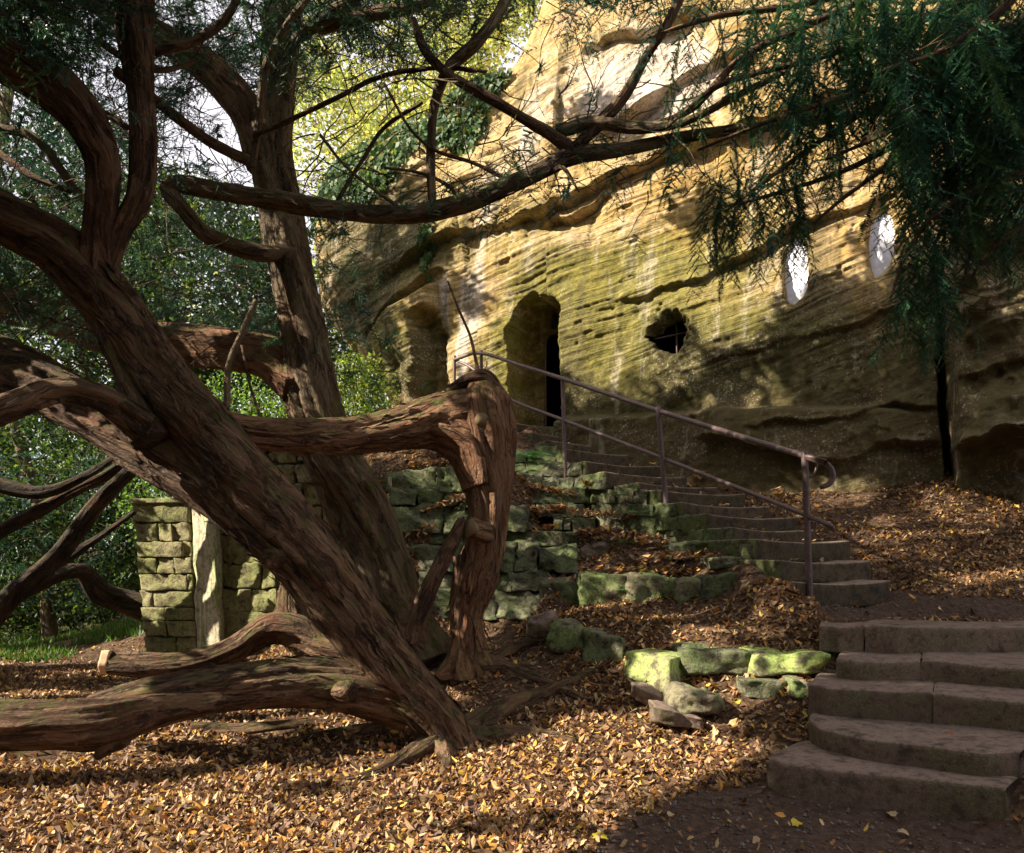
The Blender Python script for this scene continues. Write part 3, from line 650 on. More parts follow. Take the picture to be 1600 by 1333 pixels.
# ------------------------------------------------------------------ upper flight
up = thing('upper_stone_steps', 'narrow worn stone stairs rising left beside the iron handrail to the cave doorway', 'steps', P(1320, 930, 6.0))
STEPZ = []
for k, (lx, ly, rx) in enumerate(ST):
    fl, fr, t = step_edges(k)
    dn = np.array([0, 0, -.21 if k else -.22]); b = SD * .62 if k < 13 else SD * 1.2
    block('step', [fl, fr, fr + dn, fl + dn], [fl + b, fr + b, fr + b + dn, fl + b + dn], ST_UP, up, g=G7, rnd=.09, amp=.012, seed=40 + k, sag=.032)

# ------------------------------------------------------------------ masonry generated in courses
def courses(parent, rows, xl, xr, dfn, thick, mat, w=(30, 70), gap=1.6, seed=0, jit=2.0, name='stone', **kw):
    r = random.Random(seed); y = rows[0]; kw.setdefault('g', G9)
    for h in rows[1:]:
        x = xl((y + h) / 2) ; X1 = xr((y + h) / 2)
        while x < X1 - 6:
            ww = r.uniform(*w) if r.random() < .8 else w[0] * .7; x2 = min(X1, x + ww)
            if X1 - x2 < w[0] * .5: x2 = X1
            j = lambda: r.uniform(-jit, jit)
            q = [(x + gap, y + gap + j()), (x2 - gap, y + gap + j()), (x2 - gap + j(), h - gap + j() * .4), (x + gap + j(), h - gap + j() * .4)]
            pr = r.uniform(-.03, .02)
            pxblock(name, q, [dfn(*a) + pr for a in q], thick, mat, parent, seed=r.randrange(999), **kw); x = x2
        y = h

def lerp(x, xs, ys): return float(np.interp(x, xs, ys))
# buttress at the end of the ruined wall
but = thing('ruined_buttress', 'green stained stone buttress standing behind the low cut branch, left of pale render', 'buttress', P(270, 1020, 8.9))
def bL(y): return 204 + (y - 783) * 24 / 236
def bR(y): return 294 + (y - 783) * 14 / 236
yr = [783, 817, 846, 871, 897, 923, 949, 970, 995, 1030]
cols = [[0, 1], [0, .42, .68, 1], [0, .86, 1], [0, .36, .68, 1], [0, .9, 1], [0, .24, 1], [0, .45, 1], [0, .43, 1], [0, .6, 1]]
for i, c in enumerate(cols):
    for a, b in zip(c[:-1], c[1:]):
        y0, y1 = yr[i], yr[i + 1]; g_ = .7
        q = [(bL(y0) + a * (bR(y0) - bL(y0)) + g_, y0 + g_), (bL(y0) + b * (bR(y0) - bL(y0)) - g_, y0 + g_),
             (bL(y1) + b * (bR(y1) - bL(y1)) - g_, y1 - g_), (bL(y1) + a * (bR(y1) - bL(y1)) + g_, y1 - g_)]
        bo = rng.uniform(-.02, .025); pxblock('stone', q, [8.98 + bo - .16 * (p_[0] - 204) / 100 for p_ in q], .35, ST_PILLAR, but, seed=int(rng.integers(999)), rnd=.07, amp=.022, g=G9, freq=9)
pxblock('mortar_core', [(208, 786), (292, 786), (306, 1040), (232, 1040)], [9.03, 8.88, 8.86, 9.0], .5, MORTAR, but, rnd=.03, amp=.0)
pxblock('capstone', [(202, 779), (296, 776), (296, 786), (202, 787)], [8.95, 8.8, 8.8, 8.95], .6, ST_PILLAR, but, rnd=.2, amp=.02, seed=3)
pxblock('render_coat', [(298, 778), (330, 772), (347, 1030), (308, 1036)], [8.80, 8.66, 8.66, 8.80], .4, RENDERC, but, rnd=.10, amp=.03, seed=8, g=G13, freq=7)
rw = thing('ruined_wall', 'lichen covered ruined masonry wall behind the leaning trunk, right of the pale render', 'wall', P(400, 1015, 9.0))
courses(rw, [690, 722, 755, 790, 835, 880, 918, 957, 990, 1030], lambda y: 334 + max(0, (y - 783)) * .07, lambda y: 560, lambda x, y: 8.86 - (x - 330) * .0026, .35, ST_PILLAR, (28, 84), seed=4, rnd=.08, amp=.03, jit=4, gap=.6, freq=9)
pxblock('mortar_core', [(336, 695), (556, 695), (556, 1035), (350, 1035)], [8.93, 8.34, 8.34, 8.90], .4, MORTAR, rw, rnd=.03, amp=0)

# retaining wall below the cave
rt = thing('retaining_wall', 'dark green mossy retaining wall of rough blocks behind the bent tree', 'wall', P(720, 985, 7.4))
def rd(x, y): return lerp(y, [730, 1000], [8.25, 7.35]) - max(0, x - 780) * .004 + .12 * math.sin(x * .05 + y * .03)
courses(rt, [733, 770, 790, 832, 852, 893, 925, 968, 1015], lambda y: lerp(y, [733, 1000], [603, 640]), lambda y: lerp(y, [733, 780, 800, 835, 884, 888, 930, 985], [700, 745, 800, 880, 905, 866, 862, 850]), rd, .45, ST_MOSS, (30, 110), seed=11, rnd=.06, amp=.045, jit=6, gap=-.2, freq=9)
pxblock('corner_stone', [(600, 747), (611, 744), (613, 800), (606, 800)], [8.3, 8.2, 8.1, 8.2], .3, RENDERC, rt, rnd=.1)  # pale render colour stands for the sunlit edge of the corner
pxblock('mortar_core', [(607, 738), (700, 738), (860, 1010), (640, 1010)], [8.4, 8.4, 7.45, 7.5], .6, MORTAR, rt, rnd=.03, amp=0)
pxblock('mortar_core', [(690, 748), (800, 800), (868, 840), (860, 1010)], [8.4, 8.3, 7.75, 7.3], .6, MORTAR, rt, rnd=.03, amp=0)

# rough stones under the left ends of the stairs
sw = thing('stair_side_wall', 'mossy rubble side wall under the left ends of the upper stairs', 'wall', P(960, 850, 8.0))
SL = ([800, 830, 943, 1066, 1180, 1240], [10.4, 10.2, 8.8, 7.7, 6.62, 5.9])
def sdist(x, y): return min(lerp(x, *SL) - .02, lerp(y, [690, 835], [10.1, 8.1]) if x < 905 else 99) + .04 * math.sin(x * .07 + y * .05)
for (y0, y1) in [(700,722),(722,744),(744,764),(764,786),(786,806),(806,828),(828,852),(852,876)]:
    courses(sw, [y0, y1], lambda y: lerp(y, [700, 760, 830, 870], [792, 800, 880, 960]), lambda y: lerp(y, [700, 720, 736, 753, 764, 784, 802, 823, 841, 874], [856, 880, 913, 943, 990, 1030, 1066, 1103, 1145, 1200]), sdist, .5, ST_MOSS, (20, 70), seed=int(y0), rnd=.06, amp=.035, jit=3, gap=-.4, freq=10)
pts = [(796, 690), (856, 705), (943, 752), (1066, 800), (1180, 858)]
for (a, b) in zip(pts[:-1], pts[1:]):
    da, db = lerp(a[0], *SL) + .18, lerp(b[0], *SL) + .18
    pxblock('mortar_core', [(a[0], a[1]), (b[0], b[1]), (b[0], 885), (a[0], 885)], [da, db, db, da], .4, MORTAR, sw, bd=(.45, .89, 0), rnd=.02, amp=0)

# ------------------------------------------------------------------ single stones of the terraces
SG = 'mossy stones edging the leaf covered terraces'
def bstone(label, quad, ds, thick, mat=ST_EDGE, **kw):
    kw.setdefault('rnd', .20); kw.setdefault('amp', .035); kw.setdefault('g', G13); kw.setdefault('freq', 6.5)
    o = pxblock('edging_stone', quad, ds, thick, mat, None, seed=int(rng.integers(999)), **kw); return tag(o, label, 'stone', SG)
bstone('dark rounded boulder at the far left end of the terrace edging', [(824,968),(872,964),(870,1000),(828,1002)], 6.15, .4, ST_STEP, rnd=.6)
bstone('upright rounded stone with yellow green top beside the dark boulder', [(864,968),(908,972),(920,1026),(862,1018)], 5.9, .35, rnd=.5)
bstone('dark mossy upright block between the rounded stone and the bright block', [(914,986),(978,996),(982,1060),(916,1046)], [5.75,5.55,5.5,5.7], .35, ST_MOSS, rnd=.25)
bstone('big squared block with pale lime green lichen side and dark top', [(978,1018),(1044,1030),(1046,1092),(974,1056)], [5.4,5.1,5.05,5.35], .40, ST_LIME, bd=(.7,.7,0), rnd=.12, amp=.012)
bstone('long dark mossy slab above the hollow right of the bright block', [(1069,1014),(1172,1020),(1170,1056),(1070,1054)], 5.15, .4, ST_MOSS, rnd=.25)
bstone('bright green rounded stone nearest the lower steps', [(1174,1019),(1300,1022),(1302,1056),(1172,1062)], [5.1,4.95,4.95,5.05], .4, ST_LIME, rnd=.35)
bstone('thin cracked slab lying under the bright green rounded stone', [(1160,1062),(1242,1064),(1248,1092),(1172,1090)], 4.95, .4, ST_MOSS)
bstone('small broken slab wedged against the lower steps', [(1240,1062),(1272,1064),(1268,1098),(1244,1092)], 4.8, .3)
bstone('loose grey green boulder half buried in leaves below the terrace', [(1052,1080),(1134,1086),(1140,1124),(1046,1126)], 4.75, .35, rnd=.6, amp=.04)
bstone('flat bare brown slab under the bright squared block', [(992,1072),(1046,1094),(1042,1112),(994,1094)], 5.0, .3, ST_STEP)
bstone('low flat stone in front of the loose boulder', [(1030,1106),(1100,1124),(1096,1140),(1036,1130)], 4.66, .25, ST_STEP)
bstone('wide squared green block on the middle terrace', [(984,898),(1054,900),(1054,950),(985,948)], 6.7, .4, rnd=.15)
bstone('small round green stone right of the wide squared block', [(1056,906),(1098,908),(1098,950),(1056,950)], 6.55, .35, rnd=.4)
bstone('small brown stone in the leaves left of the lowest railing post', [(1192,908),(1222,910),(1222,926),(1192,926)], 6.0, .25, ST_STEP, rnd=.5)
bstone('low flat stone joining the terrace to the topmost lower step', [(1232,960),(1306,961),(1308,984),(1236,982)], 5.55, .3, ST_STEP)
bstone('thin green slab peeping from leaves above the dark boulder', [(846,910),(905,908),(905,950),(850,950)], 6.85, .4, ST_MOSS)
bstone('green block left of the wide squared block', [(908,896),(982,898),(982,948),(908,948)], 6.78, .4, ST_EDGE, rnd=.15)
bstone('dark mossy slab right of the small round green stone', [(1100,900),(1168,892),(1170,934),(1100,940)], 6.5, .4, ST_MOSS)
bstone('small dark stone sunk in the leaves between terraces', [(1162,970),(1196,972),(1196,988),(1162,986)], 5.75, .25, ST_STEP, rnd=.5)
bstone('brown rounded rock sitting on the ledge beside the middle railing post', [(905,848),(955,846),(962,880),(905,882)], 7.7, .35, ST_STEP, rnd=.5)
bstone('square dark mossy stone on the ledge below the second railing post', [(868,832),(900,834),(902,860),(866,862)], 7.9, .35, ST_MOSS)
bstone('rough green block set under the fourth step', [(1044,852),(1110,846),(1112,872),(1046,876)], 7.15, .4, ST_MOSS)
bstone('low green block in the leaves below the third step', [(1112,872),(1166,868),(1168,888),(1114,890)], 6.65, .35, ST_MOSS)

# ------------------------------------------------------------------ handrail
hr = thing('iron_handrail', 'rusty brown iron handrail with posts beside the upper stairs', 'handrail', P(1265, 940, 5.95))
def rod(name, L, parent=hr, seg=10, **kw):
    return tube(name, L, IRON, parent, seg=seg, step=.05, lump=0, ridge=0, fine=0, **kw)
rod('post', [(710,556,11.0,2.6),(710,625,11.0,2.6)]); rod('post', [(752,548,10.6,2.7),(753,640,10.6,2.7)])
rod('post', [(879,589,9.55,3.3),(886,822,9.2,3.3)]); rod('post', [(1028,635,8.05,4.0),(1046,852,7.9,4.0)])
p4 = rod('post', [(1257,705,5.95,5.2),(1266,948,5.95,5.0)])
rod('top_rail', [(710,562,11.0,2.6),(751,552,10.6,2.7),(816,572,10.0,2.9),(880,592,9.5,3.3),(1032,643,8.05,3.8),(1258,713,5.95,4.8),(1284,721,5.85,4.8),(1299,733,5.8,4.6),(1301,748,5.8,4.4),(1293,758,5.8,4.2),(1282,761,5.8,4.0)], seg=12)
rod('lower_rail', [(712,563,11.0,2.0),(738,576,10.8,2.0),(790,620,10.25,2.4),(882,657,9.45,2.9),(1040,718,8.0,3.3),(1262,806,5.95,4.0),(1302,826,5.7,4.0)])
for (x, y, d, s) in [(1262,735,5.95,1.0),(1033,665,8.05,.75),(882,616,9.5,.62),(754,572,10.6,.5),(1264,826,5.95,.8),(884,682,9.4,.55)]:
    rod('bracket', [(x,y+12*s,d,2.2*s),(x+8*s,y+8*s,d,2.0*s),(x+13*s,y-2*s,d,2.0*s),(x+14*s,y-15*s,d,2.0*s)], seg=6)
for (x, y, d) in [(885,758,9.25),(1043,829,7.95)]:
    rod('wall_tie', [(x-6,y,d,2.6),(x+24,y+1,d+.15,1.6)], seg=6)
rod('window_bar', [(1056,484,10.25,1.5),(1058,556,10.25,1.5)], cliff, seg=6); rod('window_bar', [(1022,530,10.27,1.4),(1078,518,10.22,1.4)], cliff, seg=6)
rod('door_bar', [(852,520,11.6,1.3),(853,668,11.6,1.3)], cliff, seg=6)

# ------------------------------------------------------------------ yew trees
yewA = thing('leaning_yew_tree', 'huge yew leaning up to the left across the foreground with dark red bark', 'tree', P(700, 1160, 4.72))
T1 = [(716,1185,4.70,34),(690,1137,4.72,38),(650,1088,4.75,43),(600,1025,4.78,45),(526,919,4.82,45),(448,822,4.85,48),(372,745,4.9,51),(302,660,4.95,51),(228,565,5.0,46),(172,475,5.0,43),(100,395,4.95,39),(0,338,4.85,37),(-140,262,4.6,35),(-330,170,4.5,27),(-520,50,4.5,16),(-640,-80,4.5,4)]
tube('trunk', T1, BARK, yewA, seg=90, step=.018, lump=.13, ridge=.22, fine=.045, seed=3, flare=(.18, .12))
def limb(L, parent=yewA, mat=BARK, seg=64, step=.016, seed=1, **kw):
    kw.setdefault('lump', .18); kw.setdefault('ridge', .14); kw.setdefault('fine', .04)
    return tube('limb', L, mat, parent, seg=seg, step=step, seed=seed, **kw)
limb([(690,1160,4.64,9),(595,1070,4.68,19),(500,952,4.72,22),(420,858,4.77,28),(335,776,4.85,36),(250,712,4.98,42),(150,650,5.2,42),(60,597,5.4,42),(-70,545,5.6,40),(-260,495,5.8,31),(-450,420,6,18),(-600,330,6.2,4)], seg=90, seed=5)
limb([(235,690,4.80,30),(198,600,4.86,15),(163,520,4.90,13),(140,455,4.94,13),(122,400,4.97,9)], seed=6)
limb([(225,668,4.75,30),(160,622,4.6,23),(85,612,4.5,22),(0,642,4.3,24),(-90,672,4.2,24),(-230,695,4.1,17),(-370,680,4.1,4)], seed=7)
limb([(150,450,4.98,32),(152,380,4.95,25),(158,310,4.9,25),(158,250,4.85,28),(128,185,4.75,34),(70,125,4.65,40),(0,75,4.5,46),(-90,10,4.4,46),(-300,-100,4.4,34),(-520,-260,4.4,8)], seg=80, seed=8)
limb([(162,420,5.0,22),(188,360,5.0,17),(218,305,4.97,18),(224,230,4.95,19),(221,150,4.95,20),(214,60,4.95,27),(205,-60,4.95,32)], seed=9)
limb([(640,1100,4.8,40),(545,1072,4.7,38),(440,1068,4.6,37),(330,1078,4.5,33),(240,1088,4.45,33),(180,1098,4.5,28),(138,1100,4.6,14)], seg=90, seed=10, lump=.28)
limb([(450,1088,4.52,2),(350,1096,4.40,14),(250,1110,4.28,25),(165,1132,4.1,37),(80,1135,4.0,38),(0,1135,3.95,38),(-120,1130,3.9,37),(-300,1115,3.9,28),(-460,1080,3.9,15),(-560,1030,3.9,4)], seg=80, seed=11)
limb([(205,1115,4.25,16),(185,1150,4.15,20),(168,1165,4.1,14),(150,1185,4.08,5)], seed=12)
limb([(130,1180,4.6,5),(50,1182,4.5,10),(-60,1186,4.45,13)], seed=13)
tube('knot', [(530,1080,4.55,16),(546,1082,4.50,17),(550,1083,4.49,12)], BARK, yewA, seg=30, step=.01, lump=.2, ridge=0, fine=.05, seed=2)
tube('knot', [(425,870,4.72,18),(438,874,4.66,16),(442,876,4.64,9)], BARK, yewA, seg=30, step=.01, lump=.3, ridge=.1, fine=.1, seed=4)
cb = thing('cut_branch', 'low curved branch with pink freshly sawn end in front of the ruined wall', 'branch', P(350, 1040, 5.25))
limb([(176,1037,5.2,19),(230,1041,5.2,20),(300,1037,5.25,19),(370,1014,5.3,20),(425,982,5.35,25),(470,985,5.3,25),(510,1012,5.2,19),(585,1035,5.0,18)], cb, seed=14)
limb([(448,985,5.34,26),(446,945,5.4,15),(452,910,5.45,12),(462,875,5.5,10)], cb, seed=15)
limb([(462,985,5.34,18),(458,940,5.38,10),(460,900,5.45,8)], cb, seed=18)
tube('sawn_end', [(160,1036,5.19,20),(173,1037,5.2,21)], WOOD_FRESH, cb, seg=30, step=.01, lump=.35, ridge=.2, fine=.0, seed=16, bulge=.03)

yewB = thing('upright_yew_tree', 'tall upright yew with fluted trunk standing behind the leaning yew', 'tree', P(620, 1010, 6.35))
tube('trunk', [(640,1040,6.25,66),(612,950,6.3,47),(590,870,6.35,45),(555,790,6.4,45),(518,715,6.45,43),(488,620,6.5,40),(474,520,6.5,33),(454,420,6.55,31),(434,330,6.6,33),(422,240,6.6,31),(432,150,6.6,26),(440,60,6.6,26),(450,-80,6.6,26)],
     BARK_MID, yewB, seg=84, step=.022, lump=.14, ridge=.26, fine=.04, seed=21, flare=(.22, .25))
limb([(478,600,6.5,44),(425,562,6.6,35),(360,548,6.8,34),(280,538,7.0,33),(180,525,7.2,30),(80,495,7.4,27),(-80,450,7.6,26),(-260,395,7.8,18),(-430,320,8,4)], yewB, BARK_RED, seed=22, step=.02)
limb([(415,265,6.6,30),(388,180,6.7,27),(340,118,6.8,24),(280,72,6.9,22),(190,25,7,20),(100,-30,7,20)], yewB, BARK_RED, seed=23, step=.02)
limb([(505,760,6.4,10),(498,720,6.36,16),(484,690,6.4,8)], yewB, seed=24)
long_b = [(462,392,6.45,11),(420,397,6.35,13),(370,388,6.2,13),(318,364,6.1,13),(284,325,6.0,13),(262,296,6.0,12),(285,288,6.0,13),(350,301,6.0,14),(450,316,6.0,15),(520,328,5.9,13),(600,336,5.8,13),(680,330,5.7,14),(760,305,5.65,14),(830,275,5.6,13),(890,246,5.6,14),(980,232,5.5,10),(1080,212,5.4,9),(1200,196,5.3,8),(1330,180,5.2,7),(1500,150,5,7)]
def branch(L, parent, mat=BARK_MID, seg=18, step=.03, seed=1):
    return tube('branch', L, mat, parent, seg=seg, step=step, lump=.22, ridge=.1, fine=.05, seed=seed)
branch(long_b, yewB, seg=36, step=.02, seed=31)
B_LIST = [
 [(905,246,5.6,11),(865,212,5.58,9),(818,185,5.55,7),(760,150,5.5,7),(702,118,5.45,7),(665,80,5.4,6),(645,30,5.4,5)],
 [(676,328,5.7,7),(674,250,5.65,7),(678,170,5.6,7),(700,108,5.5,9),(748,62,5.4,9),(785,10,5.4,8),(800,-40,5.4,8)],
 [(890,240,5.6,9),(935,195,5.5,9),(975,150,5.45,8),(1010,90,5.4,7),(1045,35,5.3,7),(1075,-30,5.3,7)],
 [(870,205,5.6,10),(930,192,5.5,9),(1000,200,5.4,8),(1070,190,5.3,6),(1150,150,5.2,5),(1230,110,5.1,4)],
 [(388,252,6.2,8),(330,224,6.0,8),(285,192,5.8,8),(240,155,5.6,9),(180,110,5.4,9)],
 [(394,262,6.1,5),(405,185,6.0,6),(415,105,5.9,6),(448,42,5.8,6),(500,-30,5.7,6)],
 [(396,214,5.95,3.5),(470,180,5.8,3.5),(540,146,5.7,3.5),(600,118,5.6,3.5),(690,106,5.5,3),(760,112,5.4,2.5)],
 [(640,335,5.75,3),(590,300,5.7,2.5),(540,260,5.6,2.5),(500,210,5.6,2)],
 [(800,285,5.65,3),(740,255,5.6,3),(680,235,5.6,2.5),(640,200,5.6,2),(600,130,5.6,2)],
 [(520,326,5.9,3),(560,260,5.85,3),(600,200,5.8,3),(660,160,5.7,2.5)],
 [(240,80,5.2,7),(300,65,5.3,6),(350,30,5.4,6),(385,-30,5.4,6)],
 [(150,60,5,6),(200,95,5.1,5),(250,110,5.2,4),(310,95,5.3,3)],
 [(120,160,5.3,5),(160,175,5.2,5),(200,200,5.2,4)],
 [(0,200,6,7),(60,220,6,7),(120,300,6,6),(160,330,6,6)],
 [(0,240,5.6,5),(50,275,5.6,5),(110,300,5.6,4)],
 [(560,0,6,12),(520,20,6,10),(470,55,6.2,9),(440,75,6.4,9)],
 [(680,0,5.9,5),(630,15,5.9,8),(560,25,6,12),(500,40,6.2,12)],
 [(400,470,6.2,4),(380,515,6.1,4),(358,570,6.0,4.5),(354,640,5.9,5)],
 [(378,540,6.0,2),(390,600,5.9,2),(408,655,5.85,2.5)],
 [(700,440,6.05,1.6),(716,482,6.0,1.8),(736,530,5.98,2.2),(748,590,5.95,3),(752,625,5.9,3.5)],
 [(1010,200,5.4,5),(1080,170,5.3,5),(1160,90,5.2,5),(1260,40,5,5),(1350,0,5,5)],
 [(860,270,5.6,3),(880,262,5.5,3),(905,300,5.5,1.5)],
 [(720,318,5.7,3),(700,290,5.7,2.5),(655,270,5.65,2.3),(600,262,5.6,2)],
]
for i, L in enumerate(B_LIST):
    branch(L, yewB, BARK_MID if i % 2 else BARK, seg=14, step=.035, seed=50 + i)

bent = thing('bent_yew_trunk', 'reddish yew trunk bent at a right angle, rising from the ground then running left', 'tree', P(733, 1035, 6.0))
tube('trunk', [(732,1060,5.95,44),(732,1010,5.97,27),(730,960,6,25),(742,905,6,36),(758,850,6,33),(764,790,6,34),(762,735,6,43),(758,685,6,52),(755,640,6,50),(752,606,6.02,32)], BARK_RED, bent, seg=90, step=.012, lump=.16, ridge=.22, fine=.04, seed=61, flare=(.4, .12))
limb([(775,662,6.0,30),(742,648,6.0,43),(695,655,6.0,43),(640,668,5.9,38),(560,679,5.75,31),(480,681,5.5,28),(400,675,5.3,26),(330,655,5.1,22)], bent, BARK_RED, seg=80, seed=62)
limb([(640,668,5.97,30),(695,672,5.98,42),(738,700,5.98,46),(754,760,5.98,36)], bent, BARK_RED, seed=69, seg=60)
limb([(700,612,5.98,8),(735,592,5.95,10),(760,590,5.95,11),(778,615,5.97,10),(788,650,6.0,6)], bent, BARK, seed=63)
tube('sawn_end', [(752,655,5.80,11),(753,656,5.74,12)], WOOD, bent, seg=20, step=.01, lump=.1, ridge=0, fine=0, seed=4, bulge=.03)
limb([(757,664,5.95,20),(753,657,5.80,14)], bent, BARK_RED, seed=68, seg=30, bulge=0)
limb([(765,838,6.0,24),(742,828,5.8,19),(735,826,5.76,17)], bent, BARK_RED, seed=64, seg=40, bulge=0)
tube('sawn_end', [(738,826,5.75,15),(734,825,5.73,14)], WOOD, bent, seg=20, step=.01, lump=.15, ridge=0, fine=0, seed=5, bulge=.03)
limb([(724,870,5.95,15),(722,920,5.95,14),(716,980,5.95,12),(712,1025,5.95,10)], bent, BARK, seed=66, seg=40)
prop = tube('propped_branch', [(724,812,5.78,8),(705,850,5.76,12),(675,910,5.74,14),(655,960,5.72,13),(640,1005,5.7,10)], BARK, None, seg=40, step=.014, lump=.16, ridge=.2, fine=.06, seed=67)
tag(prop, 'dead grey stick propped diagonally against the bent yew trunk', 'branch')

def peeling(parent, L, mat, n, seed, world=False):
    V, Q, T, bk = tube_arrays(PX(L), seg=40, step=.03, lump=.13, ridge=.2, fine=.03, seed=seed); r = np.random.default_rng(seed); b = Batch(); rings = len(V[:-2]) // 40; W = V[:-2].reshape(rings, 40, 3); K = bk[:-2].reshape(rings, 40, 3); cen = W.mean(1)
    for _ in range(n):
        i = r.integers(1, rings - 9); j = r.integers(40); m = r.integers(3, 8); w = r.uniform(.005, .013); up0 = r.uniform(.0, .006); up1 = r.uniform(.006, .028); f = r.random() < .5; P0 = []; KK = []
        for k in range(m):
            t = k / (m - 1); t = t if f else 1 - t; p = W[i + k, j]; nr = p - cen[i + k]; nr /= np.linalg.norm(nr); tg = W[i + k, (j + 1) % 40] - p; tg /= np.linalg.norm(tg) + 1e-9
            ww = w * (1 - .6 * abs(2 * k / (m - 1) - 1)); q = p + nr * (up0 + up1 * t * t + .002) + tg * .01 * math.sin(k + j); P0 += [q - tg * ww, q + tg * ww]; KK += [K[i + k, j] + .3, K[i + k, j] + .3 + [.01, .01, 0]]
        b.add(np.array(P0), Q=[(2 * k, 2 * k + 1, 2 * k + 3, 2 * k + 2) for k in range(m - 1)], bk=np.array(KK))
    b.build('peeling_bark', mat, parent)['kind'] = 'stuff'
peeling(yewA, T1[:11], BARK, 620, 3)
peeling(yewA, [(690,1160,4.64,9),(595,1070,4.68,19),(500,952,4.72,22),(420,858,4.77,28),(335,776,4.85,36),(250,712,4.98,42),(150,650,5.2,42),(60,597,5.4,42)], BARK, 260, 5)
peeling(yewA, [(640,1100,4.8,40),(545,1072,4.7,38),(440,1068,4.6,37),(330,1078,4.5,33),(240,1088,4.45,33),(180,1098,4.5,28)], BARK, 200, 10)
peeling(bent, [(732,1010,5.97,27),(730,960,6,25),(742,905,6,32),(760,850,6,28),(768,790,6,27),(766,735,6,34),(762,685,6,42),(757,640,6,40)], BARK_RED, 260, 61)
peeling(bent, [(742,648,6.0,43),(695,655,6.0,43),(640,668,5.9,38),(560,679,5.75,31),(480,681,5.5,28),(400,675,5.3,26)], BARK_RED, 200, 62)
# surface roots
def root(L, parent, seed):
    pts = []
    for (px, py, d, r) in L:
        q = P(px, py, d); z = float(tz(q[0], q[1])[0]); pts.append((q[0], q[1], z + r / F * d * .15, r / F * d))
    return tube('root', pts, BARK, parent, world=True, seg=26, step=.02, lump=.3, ridge=.2, fine=.06, seed=seed)
root([(715,1130,4.8,28),(760,1095,5.05,24),(820,1075,5.3,16),(900,1060,5.5,9),(950,1050,5.6,3)], yewA, 71)
root([(720,1150,4.75,24),(770,1130,4.8,14),(840,1140,4.75,8),(900,1150,4.7,3)], yewA, 72)
root([(690,1160,4.7,26),(640,1190,4.5,16),(590,1225,4.3,9),(540,1240,4.2,4)], yewA, 73)
root([(690,1170,4.6,20),(700,1200,4.4,10),(690,1240,4.15,5)], yewA, 74)
root([(600,1120,4.95,14),(540,1145,4.9,9),(470,1165,4.8,5),(430,1180,4.75,2)], yewA, 75)
root([(745,1040,5.95,22),(800,1040,5.8,14),(860,1065,5.5,9),(920,1090,5.2,5)], bent, 76)
root([(755,1035,6.0,14),(830,1010,6.2,9),(880,1025,6.0,6),(930,1045,5.7,3)], bent, 77)
root([(690,1050,5.9,22),(640,1060,5.8,14),(590,1080,5.6,8)], bent, 78)
root([(660,1010,6.3,24),(700,1000,6.4,16),(760,985,6.6,6)], yewB, 79)
root([(300,1150,5.0,10),(380,1135,5.0,12),(450,1130,5.05,9),(520,1120,5.1,5)], yewA, 80)
root([(560,1290,3.6,7),(620,1270,3.7,6),(700,1240,3.9,3)], yewA, 81)
root([(560,1330,3.3,6),(660,1300,3.45,6),(740,1275,3.6,3)], yewA, 82)
root([(900,1165,4.55,8),(880,1150,4.65,6),(860,1140,4.7,2)], yewA, 83)

# ------------------------------------------------------------------ yew foliage
def needle_string(length, seed, spr=0.027, side=(.09, .17), nn=12, nl=.026, nw=.0085, hang=True):
    """A hanging twig with two-ranked side sprays; local: hangs along -z from the origin"""
    r = np.random.default_rng(seed); V, T, sh = [], [], []
    def needle(p, d, s):
        d = d / np.linalg.norm(d); side_ = np.cross(d, [r.uniform(-.3, .3), r.uniform(-.3, .3), 1]); side_ /= np.linalg.norm(side_) + 1e-6
        n0 = len(V); V.extend([p - side_ * nw * .5, p + side_ * nw * .5, p + d * s]); T.append((n0, n0 + 1, n0 + 2)); c = r.uniform(.6, 1.4); sh.extend([c] * 3)
    n = int(length / spr); x = np.zeros(3); drift = r.uniform(-.25, .25, 2); x0_ = x
    for i in range(n):
        x0_ = x; t = i / max(1, n - 1); x = x + np.array([drift[0] * spr, drift[1] * spr, -spr]) + r.normal(0, .003, 3)
        n0 = len(V); V.extend([x0_ + [.0016, 0, 0], x0_ - [.0016, 0, 0], x + [0, .001, 0]]); T.append((n0, n0 + 1, n0 + 2)); sh.extend([.3] * 3)
        sd = 1 if i % 2 else -1; az = r.uniform(-.6, .6) + (0 if sd > 0 else math.pi); L = r.uniform(*side) * (1 - .6 * t)
        dr = np.array([math.cos(az) * .75, math.sin(az) * .75, -r.uniform(.3, .9)]); dr /= np.linalg.norm(dr); m = max(4, int(nn * L / .1))
        pv = x.copy(); up_ = np.cross(dr, [0, 1, 0]); up_ /= np.linalg.norm(up_) + 1e-6; out = np.cross(dr, up_)
        tipd = pv + dr * L + np.array([0, 0, -.02]); n0 = len(V); w = .0022
        V.extend([pv + out * w, pv - out * w, tipd]); T.append((n0, n0 + 1, n0 + 2)); sh.extend([.5] * 3)
        for k in range(m):
            f = (k + .7) / m; p = pv + (tipd - pv) * f
            for s_ in (-1, 1): needle(p, dr * .75 + out * s_ * .8 + up_ * r.uniform(-.3, .3), nl * (1 - .35 * f) * r.uniform(.8, 1.2))
        for s_ in (-1, 1): needle(x, np.array([s_ * .8, r.uniform(-.5, .5), -.8]), nl)
    return np.array(V), np.array(T), np.array(sh)
PROTO = [needle_string(.55, 100 + i) for i in range(5)]
PROTO_S = [needle_string(.30, 200 + i, spr=.035, nn=8, nl=.028, nw=.010) for i in range(5)]
